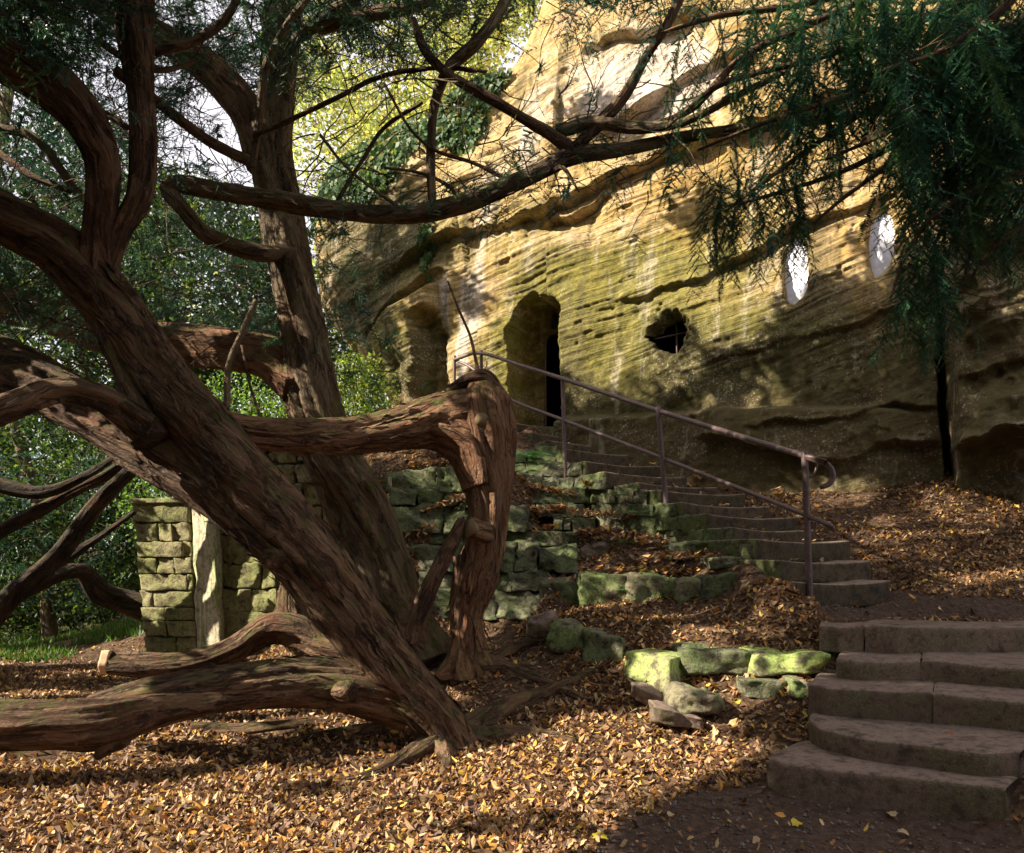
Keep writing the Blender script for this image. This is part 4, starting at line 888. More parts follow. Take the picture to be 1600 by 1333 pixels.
PROTO_L = [needle_string(.34, 300 + i, spr=.06, side=(.10, .18), nn=6, nl=.034, nw=.011) for i in range(5)]
def rotm(yaw, tiltx, tilty):
    cy, sy = math.cos(yaw), math.sin(yaw); ca, sa = math.cos(tiltx), math.sin(tiltx); cb_, sb = math.cos(tilty), math.sin(tilty)
    Rz = np.array([[cy, -sy, 0], [sy, cy, 0], [0, 0, 1]]); Rx = np.array([[1, 0, 0], [0, ca, -sa], [0, sa, ca]]); Ry = np.array([[cb_, 0, sb], [0, 1, 0], [-sb, 0, cb_]])
    return Rx @ Ry @ Rz
def needle_col(sh, base, r):
    k = r.uniform(.7, 1.35); c = np.outer(sh, np.array(base) * k); return np.hstack([c, np.ones((len(c), 1))])
YG = [(.034, .100, .060), (.042, .118, .052), (.026, .080, .055), (.062, .135, .045)]
def hang(batch, pos, r, protos, sc, tilt=.25, yaw=None):
    V, T, sh = protos[r.integers(len(protos))]
    M = rotm(r.uniform(0, 6.28) if yaw is None else yaw, r.normal(0, tilt), r.normal(0, tilt))
    batch.add(V * sc @ M.T + pos, T=T, col=needle_col(sh, YG[r.integers(4)], r))


# ------------------------------------------------------------------ unseen crown added outside the frame, its leaves placed to cast shade
def lit_at(px, py):
    if inpoly(px, py, [(30,535),(150,560),(215,645),(330,765),(440,885),(575,1035),(690,1165),(640,1155),(560,1095),(430,895),(250,775),(30,665)]): return .9
    if inpoly(px, py, [(100,370),(210,380),(430,640),(770,1120),(700,1165),(575,1035),(440,885),(330,765),(215,645),(120,500),(-40,420),(-40,300)]): return .02
    if inpoly(px, py, [(1100,600),(1300,520),(1620,440),(1620,1340),(1050,1340),(1210,1215),(1290,1100),(1300,960),(1240,900),(1150,800)]): return .0 if py > 930 or px < 1200 or py < 750 else .58
    if inpoly(px, py, [(-40,1195),(150,1150),(330,1105),(560,1118),(690,1178),(760,1120),(850,1085),(960,1095),(1060,1130),(1180,1150),(1230,1175),(1120,1215),(1000,1275),(930,1400),(-40,1400)]): return .93
    if inpoly(px, py, [(480,240),(560,200),(720,330),(690,440),(600,560),(540,520)]): return .16
    if px < 236 and 680 < py < 985: return .03
    if inpoly(px, py, [(480,240),(640,60),(760,-60),(1700,-60),(1700,300),(1380,430),(1250,480),(1120,560),(1000,640),(880,665),(780,655),(600,640),(540,480)]): return .96 if py < 430 - (px - 800) * .1 else .72
    if inpoly(px, py, [(200,770),(330,770),(500,850),(500,1030),(220,1030)]): return .95
    if inpoly(px, py, [(150,1010),(440,960),(600,1040),(560,1115),(300,1110),(150,1095)]): return .7
    if inpoly(px, py, [(30,540),(170,560),(260,690),(400,800),(560,1010),(700,1150),(640,1150),(400,870),(250,770),(30,660)]): return .85
    if inpoly(px, py, [(700,880),(790,880),(770,1040),(690,1040)]): return .9
    if inpoly(px, py, [(380,600),(810,570),(810,900),(700,900),(690,720),(380,720)]): return .72
    if inpoly(px, py, [(965,1010),(1060,1020),(1300,1015),(1300,1060),(1140,1130),(1030,1130),(960,1060)]): return .93
    if inpoly(px, py, [(860,960),(1000,980),(960,1040),(860,1020)]): return .6
    if inpoly(px, py, [(780,860),(1250,880),(1260,960),(1200,1010),(900,1000),(780,960)]): return .86
    if inpoly(px, py, [(790,660),(1120,760),(1210,880),(1040,870),(790,800)]): return .75
    if inpoly(px, py, [(600,720),(880,790),(880,960),(640,990)]): return .7
    if inpoly(px, py, [(380,60),(470,60),(540,780),(420,620)]): return .7
    if inpoly(px, py, [(1250,760),(1600,760),(1600,930),(1400,930)]): return .16
    if px < 520 and py < 620: return .05
    if px < 220: return .5
    return .06
bpy.context.view_layer.update()
def shade_crown():
    dg = bpy.context.evaluated_depsgraph_get(); o_ = Vector((0, 0, H))
    e1 = np.cross(SUN, [0, 0, 1.0]); e1 /= np.linalg.norm(e1); e2 = np.cross(e1, SUN); cell = .11; acc = {}
    for py in range(-30, 1364, 11):
        for px in range(-60, 1661, 11):
            dr = Vector(((px - CX) / F, 1, (HY - py) / F)).normalized()
            ok, loc, *_ = scene.ray_cast(dg, o_, dr, distance=13.5)
            if not ok: continue
            p = np.array(loc); k = (int(np.floor(p @ e1 / cell)), int(np.floor(p @ e2 / cell)))
            l = lit_at(px, py); w = np.linalg.norm(p) ** 2 / 40 * (4 if (l >= .84 and px < 720 and l != .93) else 12 if l == .86 else 5 if l == .58 else 1)
            a = acc.setdefault(k, [0., 0., 1e9]); a[0] += w; a[1] += w * l; a[2] = min(a[2], p @ SUN)
    full = {}
    for (i, j), a in list(acc.items()): full[(i, j)] = (a[1] / a[0], a[2])
    for (i, j) in list(acc):                       # close small gaps with the neighbours' mean
        for di in (-2, -1, 0, 1, 2):
            for dj in (-2, -1, 0, 1, 2):
                k = (i + di, j + dj)
                if k not in full:
                    nb_ = [acc[(k[0] + x, k[1] + y)] for x in (-2, -1, 0, 1, 2) for y in (-2, -1, 0, 1, 2) if (k[0] + x, k[1] + y) in acc]
                    full[k] = (sum(n[1] / n[0] for n in nb_) / len(nb_), min(n[2] for n in nb_))
    r = np.random.default_rng(5); pts = []
    for (i, j), (l, s0) in full.items():
        spot = float(noise(i * .16, j * .16, 0, 66)) * .5 + float(noise(i * .45, j * .45, 0, 67)) * .3 + .5      # sun flecks
        if spot < l: continue
        base = e1 * (i + .5) * cell + e2 * (j + .5) * cell
        for t in np.arange(1.5, 26, .4):
            q = base + SUN * (s0 - t)
            u, v = px_of(q) if q[1] > .05 else (9e3, 0)
            if (q[1] < .15 or u < -130 or u > 1730 or v < -130) and q[2] > 2.6 and np.linalg.norm(q - [0, 0, H]) > 1.5: break
        for _ in range(14): pts.append(base + e1 * r.normal(0, .065) + e2 * r.normal(0, .065) + SUN * (s0 - t - abs(r.normal(0, .5))))
    m = 80000; q = np.stack([r.uniform(-10, 8, m), r.uniform(-6, 8.5, m), r.uniform(4.2, 9.5, m)], -1); 
    q2 = np.stack([r.uniform(-10, 9, 40000), r.uniform(-8, -2.6, 40000), r.uniform(.3, 6.5, 40000)], -1); q3 = np.stack([r.uniform(-12, -5.5, 40000), r.uniform(-4, 7, 40000), r.uniform(1.0, 6.5, 40000)], -1)  # more unseen leaves overhead, behind and left, added to block sky light
    q = np.vstack([q, q2, q3]); dense = fbm(q[:, 0] * .5, q[:, 1] * .5, q[:, 2] * .5, 68, 3) > -.18; q = q[dense]
    u, v = px_of(q); out = (q[:, 1] < .2) | (u < -160) | (u > 1760) | (v < -160); q = q[out]
    ki, kj = np.floor(q @ e1 / cell).astype(int), np.floor(q @ e2 / cell).astype(int)
    thin = (q[:, 0] > .2) & (q[:, 1] > -2.5) & (r.random(len(q)) < .95); q, ki, kj = q[~thin], ki[~thin], kj[~thin]
    ok = np.array([full.get((a, b), (.3 if (a + b) % 3 else .9,))[0] < .35 for a, b in zip(ki, kj)]); q = q[ok]; print('overhead', len(q))
    return np.vstack([np.array(pts), q])
def build_shade():
    p = shade_crown(); r = np.random.default_rng(6); b = Batch(); m = len(p); print('shade leaves', m)
    t = thing('added_shade_crown', 'unseen leaf crown outside the frame, added to shade the whole glade', 'tree', (-7.5, 1.0, 0))
    a = r.normal(0, 1, (m, 3)); a /= np.linalg.norm(a, axis=1)[:, None]; c = np.cross(a, r.normal(0, 1, (m, 3))); c /= np.linalg.norm(c, axis=1)[:, None]; s = np.where(np.arange(m) < len(p) * .45, 1, 1.5)[:, None] * r.uniform(.055, .09, (m, 1))
    V = np.stack([p - a * s, p + c * s * .7, p + a * s, p - c * s * .7], 1).reshape(-1, 3); col = np.array(YG)[r.choice(4, m)] * r.uniform(.7, 1.3, (m, 1))
    b.add(V, Q=np.arange(m * 4).reshape(-1, 4), col=np.repeat(np.hstack([col, np.ones((m, 1))]), 4, 0)); b.build('crown', NEEDLE, t, smooth=False)['kind'] = 'stuff'
    tube('trunk', [(-7.5,1,-.3,.4),(-7.2,1.2,2,.34),(-6.8,1.0,4,.28),(-6.0,1.0,6.5,.18)], BARK, t, world=True, seg=30, step=.1, seed=7)
build_shade()

yewR = thing('drooping_yew_tree', 'dark drooping yew boughs hanging over the cliff from the upper right', 'tree', (6.4, 4.6, 1.2))
tube('trunk', [(6.4,4.6,.5,.32),(6.3,4.7,2.2,.28),(6.1,4.8,4.2,.24),(5.9,4.9,6.5,.16)], BARK, yewR, world=True, seg=40, step=.06, seed=90)
RB = [
 [(1760,-40,4.9,12),(1560,-10,4.9,9),(1400,45,4.9,7),(1260,95,5.0,5),(1130,130,5.1,4),(1040,200,5.2,2)],
 [(1760,140,4.7,11),(1600,150,4.7,8),(1450,200,4.8,6),(1330,262,4.8,4),(1220,300,4.9,3),(1140,322,5,2)],
 [(1760,60,4.8,10),(1560,95,4.8,7),(1400,150,4.8,5),(1290,215,4.8,4),(1200,280,4.8,3),(1135,330,4.8,2)],
 [(1760,240,4.4,9),(1600,270,4.4,7),(1480,320,4.4,5),(1420,390,4.4,3),(1390,470,4.4,2)],
 [(1760,330,4.3,8),(1640,340,4.3,6),(1560,380,4.3,4),(1520,430,4.3,2)],
 [(1600,-90,5.1,9),(1420,-40,5.1,7),(1260,5,5.2,5),(1120,25,5.2,4),(1010,60,5.2,2)],
 [(1760,90,4.6,9),(1560,170,4.6,7),(1420,240,4.6,5),(1330,300,4.6,3),(1270,350,4.6,2)],
 [(1760,-60,4.6,9),(1580,40,4.6,7),(1440,110,4.6,5),(1320,150,4.7,4),(1200,190,4.8,3),(1090,235,4.9,2)],
 [(1760,200,4.8,9),(1620,210,4.8,7),(1530,260,4.8,5),(1440,330,4.8,3),(1400,380,4.8,2)],
 [(1760,10,4.4,9),(1620,60,4.4,7),(1500,130,4.4,5),(1400,200,4.4,4),(1290,250,4.5,2)],
 [(1700,-90,4.2,8),(1560,20,4.2,6),(1470,80,4.2,4),(1380,110,4.2,3)],
]
nb = Batch(); tw = Batch(); r2 = np.random.default_rng(55)
tipY = lambda x: np.interp(x, [1000,1080,1110,1130,1180,1230,1270,1290,1350,1380,1420,1470,1500,1600,1700], [130,330,480,430,440,440,420,320,315,330,600,570,440,460,480])
for bi, L in enumerate(RB):
    branch([(2400 - bi * 8, L[0][1] - 60, 4.7, L[0][3] + 5), (2080, L[0][1] - 20, (4.7 + L[0][2]) / 2, L[0][3] + 2)] + L, yewR, BARK, seg=12, step=.04, seed=100 + bi)
    sp = spline(PX(L), .03)
    for k in range(0, len(sp)):
        q = sp[k, :3]; u, v = px_of(q)
        if u > 1660 or v < -130: continue
        # side twiglets fan out, then hang
        prob = .62 if u > 1300 else .66 if u > 1150 else .45
        if r2.random() > prob: continue
        side = r2.normal(0, 1); out = np.array([r2.normal(0, .16) , r2.normal(0, .22), r2.uniform(-.10, .10)])
        p1 = q + out; uu, vv = px_of(p1); room = (tipY(uu) - vv) / F * p1[1]
        if room < .04: continue
        V, Q, T, bk = tube_arrays([(*q, .004), (*(q * .5 + p1 * .5 + [0, 0, .03]), .003), (*p1, .002)], seg=4, step=.1, lump=0, ridge=0, fine=0, cap=False); tw.add(V, Q, bk=bk)
        if (1322 < uu < 1408 and vv > 190) or (1222 < uu < 1275 and vv > 290): continue
        hang(nb, p1, r2, PROTO, min(1.15, room / .55) * r2.uniform(.65, 1.05), .16)
for (x0, x1, y0, y1, n, d0, d1) in [(1340,1640,-60,280,190,4.2,5.4),(1200,1400,-40,160,50,4.6,5.4),(1500,1650,250,400,30,4.2,4.9),(1650,2150,-80,330,90,4.2,5.2),(1410,1475,380,470,18,4.3,4.6),(1180,1270,300,360,14,4.6,4.9),(1090,1130,250,330,6,4.8,4.9)]:
    for _ in range(n):
        px, py = r2.uniform(x0, x1), r2.uniform(y0, y1); d = r2.uniform(d0, d1); p1 = P(px, py, d); room = (tipY(px) - py) / F * d
        if 1325 < px < 1408 and py > 120: continue
        if room > .05: hang(nb, p1, r2, PROTO, min(1.2, room / .55) * r2.uniform(.7, 1.05), .18)
o = nb.build('needles', NEEDLE, yewR, smooth=False); o['kind'] = 'stuff'
o = tw.build('twigs', BARK, yewR); o['kind'] = 'stuff'

# upper-left crown: fine twigs and sprays of the upright and leaning yews
def crown(parent, regions, seed, protos, scl, tilt, twig_len=.35, mat=BARK):
    r = np.random.default_rng(seed); nb, tw = Batch(), Batch()
    for (x0, x1, y0, y1, n, d0, d1) in regions:
        for _ in range(n):
            q = P(r.uniform(x0, x1), r.uniform(y0, y1), r.uniform(d0, d1)); a = r.uniform(0, 6.28); dr = np.array([math.cos(a), .6 * math.sin(a), r.uniform(-.35, .5)])
            p = q.copy(); pl = [(*p, .005)]
            for k in range(4):
                dr = dr + r.normal(0, .22, 3) + np.array([0, 0, -.06]); dr /= np.linalg.norm(dr); p = p + dr * twig_len * r.uniform(.2, .4); pl.append((*p, .004 - .0008 * k))
                if r.random() < .75: hang(nb, p, r, protos, r.uniform(*scl), tilt)
            V, Q, T, bk = tube_arrays(pl, seg=4, step=.12, lump=0, ridge=0, fine=0, cap=False); tw.add(V, Q, bk=bk)
    o = nb.build('needles', NEEDLE, parent, smooth=False); o['kind'] = 'stuff'
    o = tw.build('twigs', mat, parent); o['kind'] = 'stuff'
crown(yewB, [(-40,700,-60,90,300,5.2,8),(240,480,40,150,110,6.9,9),(440,760,-60,40,60,5.2,7),(240,460,270,520,200,7.2,10),(540,900,-60,40,26,5.2,6.5),(470,560,340,560,46,6.8,8.5),(500,640,440,600,14,6.8,8),
             (900,1150,-60,20,30,5.2,5.8),(520,760,300,330,14,5.5,6),(760,1100,190,300,24,5.3,5.8),(460,640,520,580,10,6.3,7),(-40,140,340,420,10,5.5,6.5)], 71, PROTO_S, (.5, 1.1), .9)
crown(yewA, [(-60,270,-60,420,330,5.4,9),(-60,110,-60,60,60,4,5),(-60,200,380,520,70,5.6,8)], 72, PROTO_S, (.5, 1.1), .9)
# bare dead twigs
def dead(parent, regions, seed):
    r = np.random.default_rng(seed); tw = Batch()
    for (x0, x1, y0, y1, n, d0, d1, ln) in regions:
        for _ in range(n):
            p = P(r.uniform(x0, x1), r.uniform(y0, y1), r.uniform(d0, d1)); a = r.uniform(0, 6.28); dr = np.array([math.cos(a), .4 * math.sin(a), math.sin(a * 1.7) * .9]); pl = [(*p, .006)]
            for k in range(6):
                dr = dr + r.normal(0, .22, 3); dr /= np.linalg.norm(dr); p = p + dr * ln * r.uniform(.12, .22); pl.append((*p, .0055 - .0008 * k))
                if r.random() < .5:
                    d2 = dr + r.normal(0, .6, 3); d2 /= np.linalg.norm(d2); e = p + d2 * ln * .25; V, Q, T, bk = tube_arrays([(*p, .003), (*(p * .5 + e * .5 + r.normal(0, .01, 3)), .002), (*e, .001)], seg=4, step=.1, lump=0, ridge=0, fine=0, cap=False); tw.add(V, Q, bk=bk)
            V, Q, T, bk = tube_arrays(pl, seg=5, step=.06, lump=0, ridge=0, fine=0, cap=False); tw.add(V, Q, bk=bk)
    o = tw.build('bare_twigs', BARK_MID, parent); o['kind'] = 'stuff'
dead(yewB, [(470,760,30,300,60,5.3,6.2,.6),(760,1080,120,260,26,5.3,5.7,.45),(250,450,50,260,40,6,7.5,.6),(300,460,400,560,14,6.2,7,.5)], 81)
dead(yewA, [(-20,240,60,330,60,5.2,7,.6),(-20,190,430,580,60,5.1,6.2,.5)], 82)

# ------------------------------------------------------------------ woodland behind
LEAFC = [(.10, .17, .03), (.16, .22, .035), (.06, .12, .03), (.28, .28, .045), (.05, .09, .03)]
def leaf_cloud(batch, cen, rad, n, size, r, pal, clump=9, weights=None):
    nc = max(1, n // clump); u = r.normal(0, 1, (nc, 3)); u /= np.linalg.norm(u, axis=1)[:, None]
    cc = cen + u * (r.uniform(.35, 1, (nc, 1)) ** .5) * rad; cc = np.repeat(cc, clump, 0); m = len(cc)
    p = cc + r.normal(0, size * 1.6, (m, 3))
    a = r.normal(0, 1, (m, 3)); a /= np.linalg.norm(a, axis=1)[:, None]; b = np.cross(a, r.normal(0, 1, (m, 3))); b /= np.linalg.norm(b, axis=1)[:, None]
    s = size * r.uniform(.6, 1.3, (m, 1)); V = np.stack([p - a * s * .5, p + b * s * .32, p + a * s * .5, p - b * s * .32], 1).reshape(-1, 3)
    pc = np.array(pal)[r.choice(len(pal), m, p=weights)] * r.uniform(.6, 1.4, (m, 1)); pc = np.hstack([pc, np.ones((m, 1))])
    batch.add(V, Q=np.arange(m * 4).reshape(-1, 4), col=np.repeat(pc, 4, 0))
r3 = np.random.default_rng(99)
BGT = 'woodland trees behind the yews'
def bg_tree(label, base, crowns, n, size, pal, stems):
    t = thing('woodland_tree', label, 'tree', base, BGT); b = Batch()
    tot = sum(c[3] * c[4] for c in crowns)
    for (px, py, d, rx, ry) in crowns:
        leaf_cloud(b, P(px, py, d), np.array([rx / F * d, min(rx, ry) / F * d, ry / F * d]), int(n * rx * ry / tot), size, r3, pal)
    b.build('crown', GREEN, t, smooth=False)['kind'] = 'stuff'
    for i, L in enumerate(stems): tube('trunk' if i == 0 else 'branch', L, BARK_MID, t, seg=16, step=.15, lump=.15, ridge=.1, fine=0, seed=int(r3.integers(99)))
    return t
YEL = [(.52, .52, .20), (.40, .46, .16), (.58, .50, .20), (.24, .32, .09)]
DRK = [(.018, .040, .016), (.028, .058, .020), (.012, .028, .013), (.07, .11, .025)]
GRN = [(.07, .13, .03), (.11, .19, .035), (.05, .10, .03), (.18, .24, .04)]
DRK = [(.018, .040, .016), (.028, .058, .020), (.012, .028, .013), (.07, .11, .025)]  # leaf greens lowered to stand for deep shade in the left background
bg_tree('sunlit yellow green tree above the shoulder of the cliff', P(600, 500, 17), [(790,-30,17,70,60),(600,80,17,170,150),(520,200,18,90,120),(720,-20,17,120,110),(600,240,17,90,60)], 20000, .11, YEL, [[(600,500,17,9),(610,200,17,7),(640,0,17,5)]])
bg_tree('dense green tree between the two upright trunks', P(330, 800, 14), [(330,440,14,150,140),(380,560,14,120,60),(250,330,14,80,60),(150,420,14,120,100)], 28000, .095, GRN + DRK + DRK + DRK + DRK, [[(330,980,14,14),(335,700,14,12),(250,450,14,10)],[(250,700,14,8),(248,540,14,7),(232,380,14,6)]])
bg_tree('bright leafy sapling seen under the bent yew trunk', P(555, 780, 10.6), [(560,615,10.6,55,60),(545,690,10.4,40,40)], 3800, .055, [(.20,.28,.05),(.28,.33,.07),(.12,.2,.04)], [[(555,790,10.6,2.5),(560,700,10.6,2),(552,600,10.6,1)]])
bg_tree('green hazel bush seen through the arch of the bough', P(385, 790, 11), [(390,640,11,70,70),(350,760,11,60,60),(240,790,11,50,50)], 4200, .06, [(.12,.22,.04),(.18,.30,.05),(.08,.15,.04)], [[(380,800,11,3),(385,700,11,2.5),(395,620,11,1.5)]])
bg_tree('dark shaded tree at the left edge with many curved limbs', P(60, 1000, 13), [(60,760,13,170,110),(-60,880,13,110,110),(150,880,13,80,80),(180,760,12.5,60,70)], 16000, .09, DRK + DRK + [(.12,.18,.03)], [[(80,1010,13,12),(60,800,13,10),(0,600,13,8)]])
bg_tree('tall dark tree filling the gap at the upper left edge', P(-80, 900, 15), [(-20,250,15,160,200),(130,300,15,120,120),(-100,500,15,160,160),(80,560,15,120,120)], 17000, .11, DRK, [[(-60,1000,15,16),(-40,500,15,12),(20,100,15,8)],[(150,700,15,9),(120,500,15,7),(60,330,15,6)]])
bg_tree('pale yellow green birch far behind the ruined buttress', P(150, 990, 22), [(150,860,22,110,110),(40,800,22,90,90),(-60,900,22,90,90),(120,940,15,130,40),(0,960,14,90,30)], 12000, .12, [(.16,.22,.04),(.04,.07,.02),(.03,.05,.018),(.02,.04,.015)], [[(30,1000,22,4),(20,900,22,3),(35,700,22,2)],[(220,1000,22,4),(225,900,22,3),(215,800,22,2)]])  # mostly dark leaf tones, shade put into the crown colour
bg_tree('golden leafed tree leaning over the top of the cliff', P(700, 300, 15), [(700,130,13.6,70,80),(620,200,13.6,70,50),(800,-10,14.5,60,70),(760,70,13.4,40,50)], 7500, .08, YEL, [[(760,330,14.2,4),(730,200,13.8,3),(690,100,13.6,2)]])
def undergrowth():
    b = Batch()
    for _ in range(250):
        px = r3.uniform(-350, 540); d = r3.uniform(14, 22); x = (px - CX) / F * d; z = float(tz(x, d)[0])
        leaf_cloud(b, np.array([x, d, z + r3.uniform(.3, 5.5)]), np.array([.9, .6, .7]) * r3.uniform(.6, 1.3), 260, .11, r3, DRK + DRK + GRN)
    tag(b.build('undergrowth', GREEN, None, smooth=False), 'dense dark green undergrowth between the woodland trees at left', 'undergrowth', kind='stuff')
undergrowth()
for i, (x, y, h, rad) in enumerate([(-16,24,12,4.5),(-9,30,14,5),(-2,32,15,5)]):
    t = thing('woodland_tree', ['broad beech far behind on the left','tall ash far behind the upright yew','far beech glimpsed behind the yellow green tree',][i], 'tree', (x, y, 0), BGT)
    b = Batch(); leaf_cloud(b, np.array([x, y, h * .62]), np.array([rad, rad, h * .42]), 6500, .30, r3, GRN + YEL[:2] if i % 2 else GRN); b.build('crown', GREEN, t, smooth=False)['kind'] = 'stuff'
    tube('trunk', [(x, y, -.5, .35), (x + .2, y, h * .4, .28), (x, y + .2, h * .8, .15)], BARK_MID, t, world=True, seg=14, step=.4, ridge=.05, fine=0)

dk = thing('curved_yew_tree', 'dark curved yew limbs sweeping behind the leaning trunk at the left edge', 'tree', P(100, 960, 8.3))
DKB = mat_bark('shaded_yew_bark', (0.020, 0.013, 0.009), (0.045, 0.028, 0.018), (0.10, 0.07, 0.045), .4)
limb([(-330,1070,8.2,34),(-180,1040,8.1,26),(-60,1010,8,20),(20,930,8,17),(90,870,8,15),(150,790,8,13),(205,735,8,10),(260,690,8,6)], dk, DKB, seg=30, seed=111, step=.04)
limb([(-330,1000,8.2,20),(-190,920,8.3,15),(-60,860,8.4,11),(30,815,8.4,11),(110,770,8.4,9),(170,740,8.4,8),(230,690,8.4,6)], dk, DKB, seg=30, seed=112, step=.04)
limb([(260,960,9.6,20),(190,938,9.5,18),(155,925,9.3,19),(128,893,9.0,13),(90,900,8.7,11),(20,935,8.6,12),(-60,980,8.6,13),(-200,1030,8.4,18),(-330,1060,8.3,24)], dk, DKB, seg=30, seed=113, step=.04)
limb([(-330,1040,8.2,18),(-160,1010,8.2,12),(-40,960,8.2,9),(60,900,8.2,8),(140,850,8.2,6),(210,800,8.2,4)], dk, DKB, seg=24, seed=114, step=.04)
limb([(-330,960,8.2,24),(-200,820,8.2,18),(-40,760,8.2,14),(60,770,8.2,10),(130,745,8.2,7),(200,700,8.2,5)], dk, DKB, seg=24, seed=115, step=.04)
crown(dk, [(-60,220,690,860,60,9.6,12),(-60,160,860,940,20,9.8,12)], 73, PROTO_L, (.7, 1.3), .9)

# ivy on the shoulder of the cliff
def ivy():
    b = Batch(); r = np.random.default_rng(8); uf, vf = U.ravel(), Vv.ravel()
    w = inside(U, Vv, [(500,330),(490,240),(560,190),(640,130),(700,60),(760,0),(800,-40),(790,60),(755,140),(720,230),(640,210),(590,290),(540,330)], 30).ravel() * (0.35 + .65 * (fbm(S * 1.5, Z * 1.5, 0, 91, 3) > -.05).ravel())
    w2 = inside(U, Vv, [(440,330),(480,200),(640,60),(760,-40),(700,60),(520,230),(500,330)], 10).ravel(); w = w + .8 * w2
    w3 = inside(U, Vv, [(655,350),(675,350),(668,440),(660,440)], 4).ravel(); w = (w + w3 * .6) * (np.where(ins, 0, dist).ravel() < 60)
    idx = r.choice(len(w), 9000, p=w / w.sum()); Pn = VC.reshape(-1, 3)[idx] + NN * r.uniform(.02, .10, (len(idx), 1)) + r.normal(0, .02, (len(idx), 3))
    m = len(Pn); s = r.uniform(.03, .065, (m, 1)); nrm = NN + r.normal(0, .45, (m, 3)); nrm /= np.linalg.norm(nrm, axis=1)[:, None]
    a = np.cross(nrm, r.normal(0, 1, (m, 3))); a /= np.linalg.norm(a, axis=1)[:, None]; c = np.cross(nrm, a)
    V = np.stack([Pn - a * s, Pn + c * s * .8, Pn + a * s, Pn - c * s * .8], 1).reshape(-1, 3)
    pal = np.array([(.06, .12, .04), (.10, .17, .05), (.04, .09, .035), (.30, .27, .05)]); pc = pal[r.choice(4, m, p=[.4, .3, .22, .08])] * r.uniform(.7, 1.3, (m, 1))
    b.add(V, Q=np.arange(m * 4).reshape(-1, 4), col=np.repeat(np.hstack([pc, np.ones((m, 1))]), 4, 0)); o = b.build('ivy', GREEN, None, smooth=False)
    tag(o, 'ivy spreading over the left shoulder of the cliff', 'ivy', kind='stuff')
ivy()

# ------------------------------------------------------------------ fallen leaves
LP = np.array([(.15, .075, .04), (.25, .135, .065), (.40, .26, .13), (.56, .38, .17), (.52, .25, .05), (.62, .40, .07), (.09, .045, .025), (.33, .15, .055)])
LW = [.18, .19, .16, .10, .10, .04, .14, .09]
def leaves(batch, pts, r, size=(.018, .042), tilt=.45, lift=.02, pal=LP, wts=LW):
    m = len(pts); s = r.uniform(size[0], size[1], m); yaw = r.uniform(0, 2 * np.pi, m); ca, sa = np.cos(yaw), np.sin(yaw)
    fold = r.uniform(-.35, .8, m); curl = r.uniform(-.3, .75, m); wdt = r.uniform(.36, .66, m)
    loc = np.zeros((m, 6, 3)); loc[:, 0] = [-1, 0, 0]; loc[:, 3] = [1, 0, 0]; loc[:, 3, 2] = curl; loc[:, 0, 2] = curl * r.uniform(0, 1, m)
    for k, (x, sg, q) in {1: (-.35, 1, 1), 2: (.35, 1, .8), 4: (.35, -1, .8), 5: (-.35, -1, 1)}.items():
        loc[:, k, 0] = x; loc[:, k, 1] = sg * wdt * q; loc[:, k, 2] = fold * wdt * q * r.uniform(.5, 1.5, m)
    loc *= s[:, None, None]; X = loc[..., 0] * ca[:, None] - loc[..., 1] * sa[:, None]; Y = loc[..., 0] * sa[:, None] + loc[..., 1] * ca[:, None]
    tx, ty = np.clip(r.normal(0, tilt, m), -1.2, 1.2), np.clip(r.normal(0, tilt, m), -1.2, 1.2)
    V = np.stack([X, Y, loc[..., 2] + X * tx[:, None] + Y * ty[:, None]], -1) + pts[:, None, :]; V[..., 2] += r.uniform(0.004, lift, m)[:, None]
    b = np.arange(m)[:, None] * 6; Q = np.concatenate([b + [0, 5, 4, 3], b + [0, 3, 2, 1]])
    c = pal[r.choice(len(pal), m, p=wts)] * r.uniform(.65, 1.4, (m, 1)); c = np.repeat(np.hstack([np.clip(c, 0, .8), np.ones((m, 1))]), 6, 0)
    batch.add(V.reshape(-1, 3), Q=Q, col=c)
rl = np.random.default_rng(17)
def litter():
    b = Batch(); n = 172000; d = 2.6 + (11.5 - 2.6) * rl.random(n) ** 1.25; x = (rl.uniform(-150, 1750, n) - CX) / F * d
    z = tz(x, d); u, v = px_of(np.stack([x, d, z], -1)); br = bare(x, d, z)
    k = rl.random(n); keep = (k < np.where(br > 0, .03, 1.0))
    # grass and undergrowth take over far left; none under the stairs
    keep &= ~((d > 9.5) & (x < -3))
    t = (x - 2.16) * SD[0] + (d - 5.9) * SD[1]; w = (x - 2.16) * WD[0] + (d - 5.9) * WD[1]
    keep &= ~((t > -.02) & (t < 5) & (w > -.1) & (w < 1.1 + .0 * t))
    keep &= ~((d > 3.2) & (d < 5.6) & (u > 1262 + (d - 4.4) * 30) & (v < 1300) & (u < 1600) & (d > 3.55) & (x > 1.4))
    keep &= fbm(x * 1.3, d * 1.3, 0, 77, 3) + .62 > rl.random(n) * .8
    x, d, z = x[keep], d[keep], z[keep]
    big = (rl.random(len(x)) < .26) & ((d > 3.5) | (x < .3)); pp = np.stack([x, d, z], -1); leaves(b, pp[~big], rl, (.008, .020), tilt=.8); leaves(b, pp[big], rl, (.018, .031), tilt=.55); print('litter', len(x))
    o = b.build('leaf_litter', LITTER, None, smooth=False); tag(o, 'thick litter of brown and orange fallen leaves covering the ground', 'leaves', kind='stuff')
litter()
